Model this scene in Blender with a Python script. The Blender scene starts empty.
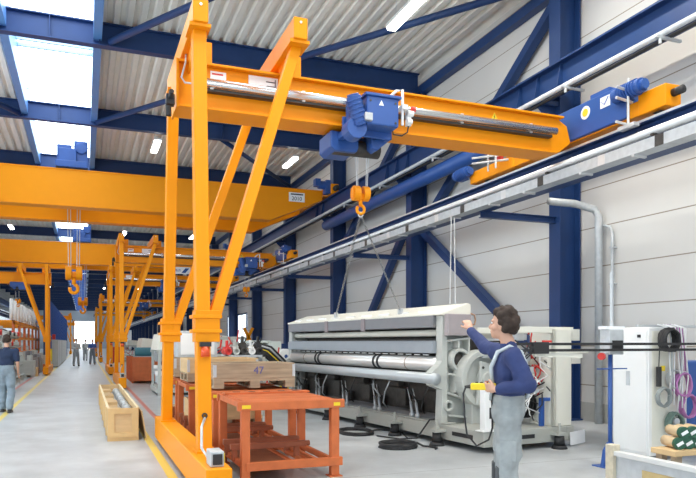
import bpy, bmesh, math, random
from mathutils import Vector, Matrix
R = random.Random(7)
PI = math.pi
scene = bpy.context.scene
col = scene.collection

# ------------------------------------------------------------------ materials
MATS = {}
def mat(name, c, rough=.5, metal=0., var=.08, scale=6., bump=0., emit=0., spec=.5, grain=None):
    if name in MATS: return MATS[name]
    m = bpy.data.materials.new(name); m.use_nodes = True
    nt = m.node_tree; b = nt.nodes['Principled BSDF']
    b.inputs['Roughness'].default_value = rough; b.inputs['Metallic'].default_value = metal
    b.inputs['Specular IOR Level'].default_value = spec
    tc = nt.nodes.new('ShaderNodeTexCoord'); nz = nt.nodes.new('ShaderNodeTexNoise')
    nz.inputs['Scale'].default_value = scale; nz.inputs['Detail'].default_value = 5
    if grain:
        mp = nt.nodes.new('ShaderNodeMapping'); mp.inputs['Scale'].default_value = grain
        nt.links.new(tc.outputs['Object'], mp.inputs['Vector']); nt.links.new(mp.outputs[0], nz.inputs['Vector'])
    else: nt.links.new(tc.outputs['Object'], nz.inputs['Vector'])
    mx = nt.nodes.new('ShaderNodeMix'); mx.data_type = 'RGBA'
    lo = [max(0, v*(1-var)) for v in c]; hi = [min(1, v*(1+var)) for v in c]
    mx.inputs['A'].default_value = (*lo, 1); mx.inputs['B'].default_value = (*hi, 1)
    nt.links.new(nz.outputs['Fac'], mx.inputs['Factor'])
    nt.links.new(mx.outputs['Result'], b.inputs['Base Color'])
    if bump:
        bp = nt.nodes.new('ShaderNodeBump'); bp.inputs['Strength'].default_value = bump
        nt.links.new(nz.outputs['Fac'], bp.inputs['Height']); nt.links.new(bp.outputs['Normal'], b.inputs['Normal'])
    if emit:
        b.inputs['Emission Color'].default_value = (*c, 1); b.inputs['Emission Strength'].default_value = emit
    MATS[name] = m
    return m

YEL = mat('crane_yellow', (.86, .30, .004), .42, 0, .04, 3, spec=.2)
BLU = mat('steel_blue', (.014, .045, .15), .45, 0, .15, 3, spec=.35)
HBL = mat('hoist_blue', (.025, .09, .33), .4, 0, .12, 5)
SKB = mat('curb_blue', (.10, .25, .55), .45, 0, .1, 3)
STL = mat('bright_steel', (.68, .69, .69), .35, .45, .08, 8)
GAL = mat('galvanised_steel', (.52, .55, .57), .45, .3, .22, 10)
GRY = mat('machine_grey', (.40, .41, .375), .5, 0, .1, 5)
LGY = mat('casting_grey', (.49, .51, .48), .5, 0, .12, 6)
DGY = mat('dark_slate_grey', (.20, .205, .22), .5, 0, .1, 5)
BGY = mat('blue_grey_sheet', (.30, .335, .37), .4, .1, .08, 5)
CRM = mat('cream_paint', (.78, .77, .68), .45, 0, .05, 4)
WHT = mat('white_paint', (.82, .83, .82), .4, 0, .04, 4)
BLK = mat('black_rubber', (.02, .02, .022), .55, 0, .3, 8)
DRK = mat('oily_dark_metal', (.055, .05, .045), .5, .2, .6, 14)
ORG = mat('rack_orange', (.58, .145, .04), .55, 0, .25, 7)
WOD = mat('pale_plywood', (.64, .45, .235), .7, 0, .25, 5, grain=(.5, .3, 3))
WO2 = mat('weathered_wood', (.36, .275, .185), .8, 0, .6, 6, grain=(.35, 1, 4))
RED = mat('signal_red', (.65, .04, .03), .4)
LAMPR = mat('amber_red_lens', (.75, .09, .02), .25)
SLV = mat('chrome_roller', (.78, .77, .74), .3, .35, .06, 4)
PNK = mat('violet_hose', (.50, .20, .46), .45)
GRN = mat('green_reel', (.02, .10, .06), .5)
TAN = mat('kraft_roll', (.60, .45, .27), .7)
YLW = mat('safety_yellow', (.85, .62, .02), .45)
CON = mat('concrete_plinth', (.42, .42, .40), .8, 0, .15, 4)
TEA = mat('teal_machine', (.06, .22, .28), .5)
SKIN = mat('skin', (.58, .33, .23), .5, 0, .06, 12)
HAIR = mat('dark_brown_hair', (.03, .016, .010), .75, 0, .6, 45, .9)
SWT = mat('navy_sweatshirt', (.026, .042, .135), .85, 0, .35, 9, .25)
NVY = mat('dark_navy_shirt', (.015, .03, .075), .85, 0, .2, 14)
DUN = mat('washed_grey_workwear', (.30, .325, .33), .9, 0, .5, 7, .5)
CHRM = mat('polished_tube', (.66, .67, .66), .22, .85, .06, 5)
JEN = mat('grey_blue_jeans', (.22, .28, .33), .9, 0, .25, 11)
PAP = mat('paper', (.86, .88, .9), .6, 0, .02)
INK = mat('blue_ink', (.03, .10, .42), .6)
CHAR = mat('charcoal_ink', (.05, .05, .06), .6)

def math_node(nt, op, a, b=None, c=None):
    n = nt.nodes.new('ShaderNodeMath'); n.operation = op
    for i, v in enumerate((a, b, c)):
        if v is None: continue
        if isinstance(v, (int, float)): n.inputs[i].default_value = v
        else: nt.links.new(v, n.inputs[i])
    return n.outputs[0]

def floor_mat():
    m = bpy.data.materials.new('sealed_concrete_floor'); m.use_nodes = True
    nt = m.node_tree; b = nt.nodes['Principled BSDF']; L = nt.links.new
    g = nt.nodes.new('ShaderNodeNewGeometry'); sx = nt.nodes.new('ShaderNodeSeparateXYZ'); L(g.outputs['Position'], sx.inputs[0])
    X, Y = sx.outputs[0], sx.outputs[1]
    nz = nt.nodes.new('ShaderNodeTexNoise'); nz.inputs['Scale'].default_value = 1.3; nz.inputs['Detail'].default_value = 9
    nz.inputs['Roughness'].default_value = .65; L(g.outputs['Position'], nz.inputs['Vector'])
    rp = nt.nodes.new('ShaderNodeValToRGB'); rp.color_ramp.elements[0].position = .3; rp.color_ramp.elements[1].position = .72
    rp.color_ramp.elements[0].color = (.355, .37, .38, 1); rp.color_ramp.elements[1].color = (.53, .555, .57, 1)
    L(nz.outputs['Fac'], rp.inputs['Fac'])
    cur = rp.outputs['Color']
    # slab joints
    jy = math_node(nt, 'LESS_THAN', math_node(nt, 'ABSOLUTE', math_node(nt, 'SUBTRACT', math_node(nt, 'FRACT', math_node(nt, 'DIVIDE', math_node(nt, 'ADD', Y, 1.6), 6.0)), .5)), .0012)
    def over(mask, c):
        nonlocal cur
        x = nt.nodes.new('ShaderNodeMix'); x.data_type = 'RGBA'; x.inputs['B'].default_value = (*c, 1)
        L(mask, x.inputs['Factor']); L(cur, x.inputs['A']); cur = x.outputs['Result']
    over(jy, (.2, .2, .2))
    wear = math_node(nt, 'GREATER_THAN', nz.outputs['Fac'], .36)
    def line(x0, w, c, y0=None):
        k = math_node(nt, 'LESS_THAN', math_node(nt, 'ABSOLUTE', math_node(nt, 'SUBTRACT', X, x0)), w)
        if y0 is not None: k = math_node(nt, 'MULTIPLY', k, math_node(nt, 'GREATER_THAN', Y, y0))
        k = math_node(nt, 'MULTIPLY', k, math_node(nt, 'MULTIPLY', wear, .85)); over(k, c)
    line(.97, .055, (.80, .58, .04)); line(-1.64, .055, (.80, .62, .08))
    line(1.4, .05, (.62, .16, .12), 12.5); line(-2.2, .05, (.62, .16, .14))
    L(cur, b.inputs['Base Color'])
    rr = nt.nodes.new('ShaderNodeMapRange'); rr.inputs['To Min'].default_value = .28; rr.inputs['To Max'].default_value = .5
    L(nz.outputs['Fac'], rr.inputs['Value']); L(rr.outputs[0], b.inputs['Roughness'])
    return m

def wall_mat():
    m = bpy.data.materials.new('sandwich_panel_wall'); m.use_nodes = True
    nt = m.node_tree; b = nt.nodes['Principled BSDF']; L = nt.links.new
    g = nt.nodes.new('ShaderNodeNewGeometry'); sx = nt.nodes.new('ShaderNodeSeparateXYZ'); L(g.outputs['Position'], sx.inputs[0])
    Z = sx.outputs[2]
    seam = math_node(nt, 'LESS_THAN', math_node(nt, 'ABSOLUTE', math_node(nt, 'SUBTRACT', math_node(nt, 'FRACT', math_node(nt, 'DIVIDE', math_node(nt, 'ADD', Z, .06+.395), .79)), .5)), .013)
    nz = nt.nodes.new('ShaderNodeTexNoise'); nz.inputs['Scale'].default_value = .8; L(g.outputs['Position'], nz.inputs['Vector'])
    mx = nt.nodes.new('ShaderNodeMix'); mx.data_type = 'RGBA'
    mx.inputs['A'].default_value = (.62, .61, .585, 1); mx.inputs['B'].default_value = (.70, .69, .67, 1); L(nz.outputs['Fac'], mx.inputs['Factor'])
    m2 = nt.nodes.new('ShaderNodeMix'); m2.data_type = 'RGBA'; m2.inputs['B'].default_value = (.27, .23, .18, 1)
    L(seam, m2.inputs['Factor']); L(mx.outputs['Result'], m2.inputs['A']); L(m2.outputs['Result'], b.inputs['Base Color'])
    b.inputs['Roughness'].default_value = .45
    return m

def emit_mat(name, c, s):
    m = bpy.data.materials.new(name); m.use_nodes = True
    nt = m.node_tree; nt.nodes.remove(nt.nodes['Principled BSDF'])
    e = nt.nodes.new('ShaderNodeEmission'); e.inputs[0].default_value = (*c, 1); e.inputs[1].default_value = s
    nt.links.new(e.outputs[0], nt.nodes['Material Output'].inputs[0]); return m
SKYP = emit_mat('daylit_rooflight_sheet', (.84, .94, 1.), 5)
TUBE = emit_mat('lit_fluorescent_tube', (1., .97, .88), 16)
WINP = emit_mat('daylit_window_pane', (.80, .92, 1.), 1.6)
DOORP = emit_mat('daylit_doorway', (.95, .98, 1.), 4)

# ------------------------------------------------------------------ mesh builder
class MB:
    def __init__(s): s.bm = bmesh.new()
    def _faces(s, vs, fs):
        v = [s.bm.verts.new(p) for p in vs]
        for f in fs:
            try: s.bm.faces.new([v[i] for i in f])
            except ValueError: pass
        return v
    def box(s, x0, x1, y0, y1, z0, z1):
        s._faces([(x0,y0,z0),(x1,y0,z0),(x1,y1,z0),(x0,y1,z0),(x0,y0,z1),(x1,y0,z1),(x1,y1,z1),(x0,y1,z1)],
                 [(3,2,1,0),(4,5,6,7),(0,1,5,4),(1,2,6,5),(2,3,7,6),(3,0,4,7)]); return s
    def cb(s, c, d): return s.box(c[0]-d[0]/2,c[0]+d[0]/2,c[1]-d[1]/2,c[1]+d[1]/2,c[2]-d[2]/2,c[2]+d[2]/2)
    def bar(s, p, q, w, h, up=(0,0,1), w2=None, h2=None):
        p, q = Vector(p), Vector(q); d = (q-p).normalized(); u = Vector(up)
        a = d.cross(u)
        if a.length < 1e-4: a = d.cross(Vector((0,1,0)))
        a.normalize(); b = a.cross(d)
        w2 = w2 or w; h2 = h2 or h; vs = []
        for o, ww, hh in ((p,w,h),(q,w2,h2)):
            for sa, sb in ((-1,-1),(1,-1),(1,1),(-1,1)): vs.append(o + a*sa*ww/2 + b*sb*hh/2)
        s._faces(vs, [(3,2,1,0),(4,5,6,7),(0,1,5,4),(1,2,6,5),(2,3,7,6),(3,0,4,7)]); return s
    def cyl(s, p, q, r, r2=None, n=14, cap=True):
        p, q = Vector(p), Vector(q); d = (q-p).normalized(); r2 = r if r2 is None else r2
        a = d.orthogonal().normalized(); b = d.cross(a); A=[]; B=[]
        for i in range(n):
            t = 2*PI*i/n; e = a*math.cos(t)+b*math.sin(t)
            A.append(s.bm.verts.new(p+e*r)); B.append(s.bm.verts.new(q+e*r2))
        for i in range(n): s.bm.faces.new((A[i],A[(i+1)%n],B[(i+1)%n],B[i]))
        if cap: s.bm.faces.new(A[::-1]); s.bm.faces.new(B)
        return s
    def ring(s, p, q, ro, ri, n=20):
        p, q = Vector(p), Vector(q); d = (q-p).normalized(); a = d.orthogonal().normalized(); b = d.cross(a); L=[]
        for i in range(n):
            t = 2*PI*i/n; e = a*math.cos(t)+b*math.sin(t)
            L.append([s.bm.verts.new(x) for x in (p+e*ro,q+e*ro,q+e*ri,p+e*ri)])
        for i in range(n):
            A, B = L[i], L[(i+1)%n]
            for k in range(4): s.bm.faces.new((A[k],B[k],B[(k+1)%4],A[(k+1)%4]))
        return s
    def path(s, pts, r, n=6):
        P = [Vector(p) for p in pts]; rings = []
        ref = None
        for i, p in enumerate(P):
            d = (P[min(i+1,len(P)-1)]-P[max(i-1,0)]).normalized()
            if ref is None: ref = d.orthogonal().normalized()
            a = (ref - d*ref.dot(d))
            a = a.normalized() if a.length > 1e-5 else d.orthogonal().normalized()
            ref = a; b = d.cross(a)
            rings.append([s.bm.verts.new(p+(a*math.cos(2*PI*k/n)+b*math.sin(2*PI*k/n))*r) for k in range(n)])
        for A, B in zip(rings, rings[1:]):
            for k in range(n): s.bm.faces.new((A[k],A[(k+1)%n],B[(k+1)%n],B[k]))
        s.bm.faces.new(rings[0][::-1]); s.bm.faces.new(rings[-1]); return s
    def prism(s, poly, axis, a0, a1):
        def P(u, v, w): return {'x':(w,u,v),'y':(u,w,v),'z':(u,v,w)}[axis]
        n = len(poly)
        A = [s.bm.verts.new(P(u,v,a0)) for u,v in poly]; B = [s.bm.verts.new(P(u,v,a1)) for u,v in poly]
        s.bm.faces.new(A[::-1]); s.bm.faces.new(B)
        for i in range(n): s.bm.faces.new((A[i],A[(i+1)%n],B[(i+1)%n],B[i]))
        return s
    def ell(s, c, r, rot=None, u=14, v=9):
        M = Matrix.Translation(c) @ (rot.to_4x4() if rot else Matrix()) @ Matrix.Diagonal((*r,1))
        bmesh.ops.create_uvsphere(s.bm, u_segments=u, v_segments=v, radius=1, matrix=M); return s
    def cap(s, p, q, r1, r2, n=12):
        s.cyl(p, q, r1, r2, n); s.ell(p, (r1,)*3, None, n, 8); s.ell(q, (r2,)*3, None, n, 8); return s
    def ibeam(s, p, q, h, w, tf=.025, tw=.015, up=(0,0,1)):
        p, q = Vector(p), Vector(q); u = Vector(up).normalized()
        s.bar(p+u*(h/2-tf/2), q+u*(h/2-tf/2), w, tf, up); s.bar(p-u*(h/2-tf/2), q-u*(h/2-tf/2), w, tf, up)
        s.bar(p, q, tw, h-2*tf, up); return s
    def each(s, name, m, parent=None, smooth=False, bevel=0.):
        # one object per separate piece
        s.bm.verts.ensure_lookup_table(); seen = set(); out = []
        for v0 in s.bm.verts:
            if v0 in seen: continue
            st = [v0]; isl = []; seen.add(v0)
            while st:
                v = st.pop(); isl.append(v)
                for e in v.link_edges:
                    w = e.other_vert(v)
                    if w not in seen: seen.add(w); st.append(w)
            nb = MB(); mp = {v: nb.bm.verts.new(v.co) for v in isl}
            for f in {f for v in isl for f in v.link_faces}: nb.bm.faces.new([mp[v] for v in f.verts])
            out.append(nb.build(name, m, parent, smooth, bevel))
        s.bm.free(); return out
    def build(s, name, m, parent=None, smooth=False, bevel=0., rem=0., loc=None, rz=0.):
        bmesh.ops.recalc_face_normals(s.bm, faces=s.bm.faces)
        me = bpy.data.meshes.new(name); s.bm.to_mesh(me); s.bm.free()
        me.materials.append(m)
        if smooth: me.polygons.foreach_set('use_smooth', [True]*len(me.polygons))
        o = bpy.data.objects.new(name, me); col.objects.link(o)
        if parent: o.parent = parent
        if loc is not None: o.location = loc
        if rz: o.rotation_euler.z = rz
        if rem:
            r = o.modifiers.new('remesh','REMESH'); r.mode='VOXEL'; r.voxel_size=rem; r.use_smooth_shade=True
            sm = o.modifiers.new('smooth','SMOOTH'); sm.iterations=1 if name == 'hair' else 6; sm.factor=.4
        if bevel:
            b = o.modifiers.new('bevel','BEVEL'); b.width=bevel; b.segments=2; b.limit_method='ANGLE'
        return o

def tag(o, label=None, cat=None, group=None, kind=None):
    if label: o['label'] = label
    if cat: o['category'] = cat
    if group: o['group'] = group
    if kind: o['kind'] = kind
    return o
def thing(name, label, cat, loc=(0,0,0), rz=0., group=None):
    o = bpy.data.objects.new(name, None); col.objects.link(o); o.empty_display_size = .2
    o.location = loc; o.rotation_euler.z = rz
    return tag(o, label, cat, group)
def struct(o): o['kind'] = 'structure'; return o
def copy_tree(o, loc=None, rz=None, label=None, group=None, parent=None):
    c = o.copy(); col.objects.link(c)
    if parent: c.parent = parent
    if loc is not None: c.location = loc
    if rz is not None: c.rotation_euler.z = rz
    if label: c['label'] = label
    if group: c['group'] = group
    for ch in list(o.children): copy_tree(ch, parent=c)
    return c
def text(s, name, m, parent, loc, rot, size, depth=.003):
    cu = bpy.data.curves.new(name, 'FONT'); cu.body = s; cu.size = size; cu.extrude = depth; cu.align_x='CENTER'; cu.align_y='CENTER'
    t = bpy.data.objects.new('tmp', cu); col.objects.link(t)
    dg = bpy.context.evaluated_depsgraph_get(); me = bpy.data.meshes.new_from_object(t.evaluated_get(dg))
    col.objects.unlink(t); bpy.data.objects.remove(t)
    me.materials.clear(); me.materials.append(m)
    o = bpy.data.objects.new(name, me); col.objects.link(o); o.parent = parent; o.location = loc; o.rotation_euler = rot
    return o

# ------------------------------------------------------------------ camera, world, view
cam = bpy.data.cameras.new('camera'); co = bpy.data.objects.new('camera', cam); col.objects.link(co)
co.location = (0,0,1.6); co.rotation_euler = (PI/2, 0, -math.radians(21.4))
cam.sensor_width = 36; cam.lens = 672/696*36; cam.shift_y = 103/696; cam.clip_end = 400
scene.camera = co
w = bpy.data.worlds.new('sky'); scene.world = w; w.use_nodes = True
bg = w.node_tree.nodes['Background']; bg.inputs[0].default_value = (.80,.90,1,1); bg.inputs[1].default_value = 1.1
scene.view_settings.view_transform = 'Standard'; scene.view_settings.look = 'None'
scene.view_settings.gamma = 1; scene.view_settings.use_curve_mapping = False
scene.view_settings.exposure = 0.42
scene.cycles.use_denoising = True
scene.cycles.max_bounces = 8; scene.cycles.diffuse_bounces = 5
scene.cycles.sample_clamp_indirect = 6

# ------------------------------------------------------------------ the hall
Y0, Y1 = -3., 176.
COLY = [4.6+6.65*i for i in range(26)]      # column and roof beam axes: 4.6, 11.25, 17.9, ...
XL, XR = -10.9, 9.5
fm = MB(); fm.box(XL-.3, XR+.3, Y0, Y1+25, -.2, 0); struct(fm.build('floor', floor_mat()))
wm = wall_mat()
struct(MB().box(XR, XR+.2, Y0, Y1, .38, 9.75).build('wall_right', wm))
struct(MB().box(XR-.02, XR+.2, Y0, Y1, 0, .38).build('baseboard_right', CON))
lw = MB().box(XL-.2, XL, Y0, Y1, 0, 2.6); lw.box(XL-.2, XL, Y0, Y1, 6.2, 9.75)
struct(lw.build('wall_left', wm))
fw = MB(); fw.box(XL, -2.4, Y1, Y1+.2, 0, 9.75); fw.box(2.2, XR, Y1, Y1+.2, 0, 9.75); fw.box(-2.4, 2.2, Y1, Y1+.2, 6.6, 9.75)
struct(fw.build('wall_far', mat('far_wall_pale', (.45,.50,.56), .6)))
struct(MB().box(-2.4, 2.2, Y1+.25, Y1+.3, 0, 6.6).build('door_1', DOORP))
# left wall windows
for i in range(20):
    y = -6+9*i
    o = struct(MB().box(XL-.12, XL-.08, y, y+8.6, 2.6, 6.2).build('window_%d' % (40+i), WINP))
    f = MB()
    for k in range(7): f.box(XL-.1, XL+.02, y+k*1.42, y+k*1.42+.12, 2.6, 6.2)
    f.build('window_frame', GAL, o)
# corrugated roof deck
dk = MB(); prof = []
def deck(x0, x1):
    x = x0; P = []
    while x < x1-.31:
        P += [(x,9.56),(x+.13,9.56),(x+.17,9.65),(x+.27,9.65)]; x += .31
    P.append((x1,9.56))
    A = [dk.bm.verts.new((a,Y0,b)) for a,b in P]; B = [dk.bm.verts.new((a,Y1,b)) for a,b in P]
    for i in range(len(P)-1): dk.bm.faces.new((A[i],A[i+1],B[i+1],B[i]))
    dk.box(x0, x1, Y0, Y1, 9.72, 9.8)
SX0, SX1 = -1.74, .20
deck(XL, SX0-.16); deck(SX1+.16, XR)
struct(dk.build('ceiling', mat('galvanised_deck', (.84,.82,.76), .5, 0, .08, 2)))
# rooflight: one sheet per bay, curbs along both sides
for i in range(25):
    a, b = COLY[i]+.12, COLY[i+1]-.12
    o = struct(MB().box(SX0, SX1, a, b, 9.98, 10.0).build('window_%d' % (i+1), SKYP))
    f = MB()
    for yy in (a+2.3, a+2.75): f.box(SX0, SX1, yy, yy+.07, 9.86, 9.96)
    f.each('window_bar', mat('pale_blue_bar',(.30,.45,.62),.4), o)
struct(MB().box(SX0-.2, SX0, Y0, Y1, 9.12, 10.05).build('trim_1', SKB))
struct(MB().box(SX1, SX1+.2, Y0, Y1, 9.12, 10.05).build('trim_2', SKB))

ORD = ['first','second','third','fourth','fifth','sixth','seventh','eighth','ninth','tenth','eleventh','twelfth','thirteenth','fourteenth','fifteenth','sixteenth']
# roof beams across the hall
rb = None
for i, y in enumerate(COLY[1:26]):
    if i == 0:
        rb = thing('roof_beam', '', 'roof beam', (0,y,0))
        MB().ibeam((XL,0,9.27),(XR-.25,0,9.27),.58,.24,.03,.02).build('beam', BLU, rb)
        st = MB()
        for x in (SX0-.15, -.79, SX1+.15, 4.7, -6.2): st.box(x-.01,x+.01,-.11,.11,9.01,9.53)
        st.each('stiffener', BLU, rb); o = rb
    else: o = copy_tree(rb, (0,y,0))
    if i == 1: lab = 'blue roof beam crossing nearest under the rooflight, above the near yellow gantry'
    elif i == 2: lab = 'blue roof beam second from the viewer across the rooflight, in front of the big yellow bridge crane'
    elif i == 0: lab = 'blue roof beam just overhead at the near right wall column'
    else: lab = 'dark blue roof beam farther down the hall behind the big yellow bridge crane'; o['group'] = 'roof beams down the hall'
    o['label'] = lab
# columns on the right wall
cl = None
for i, y in enumerate(COLY[1:22]):
    if i == 0:
        cl = thing('steel_column', '', 'column', (9.2,y,0))
        c = MB(); c.box(-.26,-.23,-.17,.17,0,8.96); c.box(.23,.26,-.17,.17,0,8.96); c.box(-.23,.23,-.012,.012,0,8.96)
        c.build('column_shaft', BLU, cl)
        MB().box(-.3,.29,-.22,.22,0,.03).build('base_plate', BLU, cl)
        b = MB(); b.ibeam((-.26,0,4.09),(-2.02,0,4.09),.13,.12,.015,.012)
        b.build('rail_bracket', BLU, cl)
        b = MB(); b.box(-.75,-.26,-.13,.13,6.38,6.47); b.prism([(-.26,5.95),(-.26,6.38),(-.7,6.38)],'y',-.02,.02); b.build('runway_bracket', BLU, cl)
        o = cl
    else: o = copy_tree(cl, (9.2,y,0))
    if i == 0: lab = 'blue steel column against the right wall behind the cream machine panel'
    elif i == 1: lab = 'blue steel column behind the printing machine, below the second pair of lifting chains'
    elif i == 2: lab = 'blue steel column against the wall above the left end of the printing machine'
    else: lab = 'blue steel column on the right wall beyond the printing machine'; o['group'] = 'columns farther down the right wall'
    o['label'] = lab
# left columns
o = None
for i, y in enumerate(COLY[6:14]):
    if o is None: o = tag(MB().ibeam((0,0,0),(0,0,9.2),.5,.3,.03,.02,(1,0,0)).build('steel_column', BLU), 'distant blue steel column along the left wall', 'column', 'distant left wall columns'); o.location=(-10.55,y,0)
    else: copy_tree(o, (-10.55,y,0))
# tubes and braces
tag(MB().bar((9.37,Y0,9.1),(9.37,175,9.1),.2,.24).build('eave_tube', BLU), 'dark blue eave tube running along the top of the right wall', 'beam')
br = [((9.15,11.3,9.1),(4.7,17.8,9.1),'dark blue diagonal roof brace beside the near fluorescent light'),
      ((4.7,11.3,9.1),(.6,17.8,9.1),'dark blue diagonal roof brace above the near yellow gantry'),
      ((4.7,18.0,9.08),(.4,24.4,9.08),'blue roof brace tube ending beside the rooflight edge left of the near gantry'),
      ((4.7,18.0,9.08),(9.1,24.4,9.08),'dark blue roof brace behind the near yellow girder'),
      ((-6.3,18.0,9.08),(-2.0,24.4,9.08),'blue roof brace left of the rooflight, at the left edge of the photo'),
      ((4.7,24.8,9.08),(9.1,31.0,9.08),'dark blue roof brace above the end of the big bridge crane')]
for p, q, lab in br: tag(MB().cyl(p,q,.085,n=12).build('roof_brace', BLU, smooth=True), lab, 'brace')
wb = [((9.3,11.6,8.8),(9.3,17.6,5.0),'dark blue diagonal wall brace high on the wall above the crane girder end'),
      ((9.3,17.7,4.9),(9.3,11.6,.9),'blue diagonal wall brace running down behind the head of the man in navy'),
      ((9.3,18.3,5.6),(9.3,23.9,.4),'blue diagonal wall brace left of the column behind the machine'),
      ((9.3,18.2,8.8),(9.3,24.3,5.2),'dark blue diagonal wall brace behind the blue hoist')]
for p, q, lab in wb: tag(MB().bar(p,q,.2,.2).build('wall_brace', BLU), lab, 'brace')
# conduits beside the near column
tag(MB().path([(9.36,10.45,0),(9.36,10.45,4.05),(9.3,10.5,4.2),(8.9,10.6,4.3),(8.3,10.6,4.3)],.075,10).build('vertical_duct', GAL, smooth=True), 'thick grey vertical pipe beside the near blue column', 'pipe')
t = thing('wall_conduit','thin grey conduit with clips on the wall right of the thick grey pipe','conduit',(9.42,10.15,0))
MB().path([(0,0,0),(0,0,3.7),(0,.06,3.82),(0,.25,3.88)],.028,8).build('tube', GAL, t, True)
for z in (.9,1.8,2.7,3.4): MB().box(-.04,.08,-.045,.045,z,z+.03).build('clip', GAL, t)
tag(MB().path([(9.40,18.9,1.5),(9.40,18.9,4.1)],.04,8).build('wall_conduit', GAL), 'thin grey conduit on the wall behind the middle of the machine', 'conduit')

# lower crane rail (for the semi gantries) at X 7.3
def lower_rail(X, s, lab):
    t = thing('crane_rail', lab, 'crane rail', (X,0,0), 0 if s > 0 else PI)
    y0, y1 = (Y0, 165) if s > 0 else (-165, 3)
    MB().ibeam((0,y0,4.41),(0,y1,4.41),.5,.22,.03,.02).build('rail_beam', BLU, t)
    MB().box(-.04,.04,y0,y1,4.66,4.71).build('rail', STL, t)
    MB().box(-.12,-.11,y0,y1,4.645,4.675).build('flange_edge', STL, t)
    MB().path([(-.22,y0,4.42),(-.22,y1,4.42)],.055,10).build('conductor_tube', STL, t, True)
    k = MB(); y = y0+1
    while y < min(y1,60): k.box(-.30,-.1,y,y+.05,4.34,4.37); y += 2.2
    k.each('conductor_clip', DRK, t)
    return t
lower_rail(7.3, 1, 'long blue crane rail with steel head on brackets along the right wall')
lower_rail(-7.6, -1, 'long blue crane rail along the left wall, far left')
t = thing('cable_tray','galvanised cable tray hanging below the lower crane rail','cable tray',(6.98,0,0))
tr = MB(); tr.box(-.012,0,Y0,90,4.16,4.31); tr.box(0,.2,Y0,90,4.16,4.172); tr.box(.2,.212,Y0,90,4.16,4.31); tr.build('trough', GAL, t)
y = 5.2; i = 0
while y < 40:
    MB().box(-.02,-.012,y,y+.14,4.16,4.31).build('joint_plate', DRK if i%2 else STL, t)
    MB().box(-.02,.215,y+.5,y+.54,4.13,4.16).build('hanger', STL, t); y += 1.05 if i%2 else 1.4; i += 1
# upper runway of the bridge cranes
t = thing('runway_beam','big blue runway beam high on the right wall carrying the bridge crane','crane runway',(8.62,0,0))
MB().ibeam((0,Y0,6.74),(0,170,6.74),.54,.32,.035,.02).build('beam', BLU, t)
for y in (10.6,11.3,11.9,17.2,17.9,18.6,24.5,25.2): MB().prism([(-.15,6.50),(-.01,6.50),(-.01,6.98),(-.06,6.98)],'y',y-.012,y+.012).build('stiffener', BLU, t)
MB().box(-.03,.03,Y0,170,7.02,7.07).build('rail', STL, t)
MB().path([(-.25,Y0,6.40),(-.25,150,6.40)],.05,8).build('conductor_line', GAL, t, True)
MB().path([(-.13,Y0,6.36),(-.13,150,6.36)],.03,8).build('conductor_wire', BLK, t, True)
for y in (7.9,10.1,12.4,15.2,18.5,21.5): 
    b = MB(); b.box(-.42,.1,y,y+.05,6.30,6.34); b.cyl((-.33,y+.02,6.3),(-.33,y+.02,6.22),.025); b.build('line_hanger', GAL, t)
tag(MB().ibeam((-9.7,Y0,6.7),(-9.7,170,6.7),.64,.34,.035,.02).build('runway_beam', BLU), 'big blue runway beam along the left wall', 'crane runway')
tag(MB().path([(8.66,11.45,6.08),(8.66,24.4,6.08)],.19,12).build('strut_tube', HBL, smooth=True), 'thick blue tube between columns under the upper runway beam, right of the yellow hook', 'tube')

# ------------------------------------------------------------------ lamps under the roof
lamp = None
def place_lamp(x, y, lab, grp=None):
    global lamp
    if lamp is None:
        lamp = thing('fluorescent_light', lab, 'ceiling light', (x,y,8.78))
        MB().box(-.12,.12,-.8,.8,.06,.14).build('housing', WHT, lamp)
        MB().box(-.10,.10,-.76,.76,.0,.06).build('tube', TUBE, lamp)
        w = MB(); w.cyl((0,-.5,.14),(0,-.5,.66),.008,n=6); w.cyl((0,.5,.14),(0,.5,.66),.008,n=6); w.each('suspension_wire', STL, lamp)
        o = lamp
    else: o = copy_tree(lamp, (x,y,8.78), label=lab)
    if grp: o['group'] = grp
place_lamp(6.58, 13.3, 'long lit fluorescent light under the roof above the near crane girder')
place_lamp(2.45, 25.7, 'small bright ceiling light left of the near yellow gantry leg')
place_lamp(7.7, 26.0, 'bright ceiling light above the end of the big yellow bridge girder')
for x in (2.4,6.6):
    for y in (.5,5.5,9.2): place_lamp(x, y, 'added unseen fluorescent light overhead in the bays above the racks and the machine', 'added lights overhead')  # unseen fixtures added to go with the overhead fill lights
for y in (33,40,47,54,61,68,82,96):
    for x in (2.45, 6.9, -4.3): place_lamp(x, y, 'small distant ceiling light far down the hall', 'distant ceiling lights')
for y in (12,19): place_lamp(-5.2, y, 'ceiling light left of the rooflight, past the left edge', 'lights left of the rooflight')

# unseen area lights added to brighten: left window daylight and lamps of the near bays
def area(name, loc, rot, sx, sy, e, c):
    l = bpy.data.lights.new(name,'AREA'); l.shape='RECTANGLE'; l.size=sx; l.size_y=sy; l.energy=e; l.color=c
    o = bpy.data.objects.new(name,l); col.objects.link(o); o.location=loc; o.rotation_euler=rot
area('window_band_fill',(-10.6,12,4.4),(0,-PI/2,0),3.4,34,1500,(.86,.94,1.))  # added fill just inside the left windows, out of view
for x in (2.4,6.6):
    for y in (0.5,5.5,9.2): area('overhead_fill_light',(x,y,8.74),(0,0,0),.22,1.5,110,(1.,.95,.86))  # added fill under each of the unseen near fixtures
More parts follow.
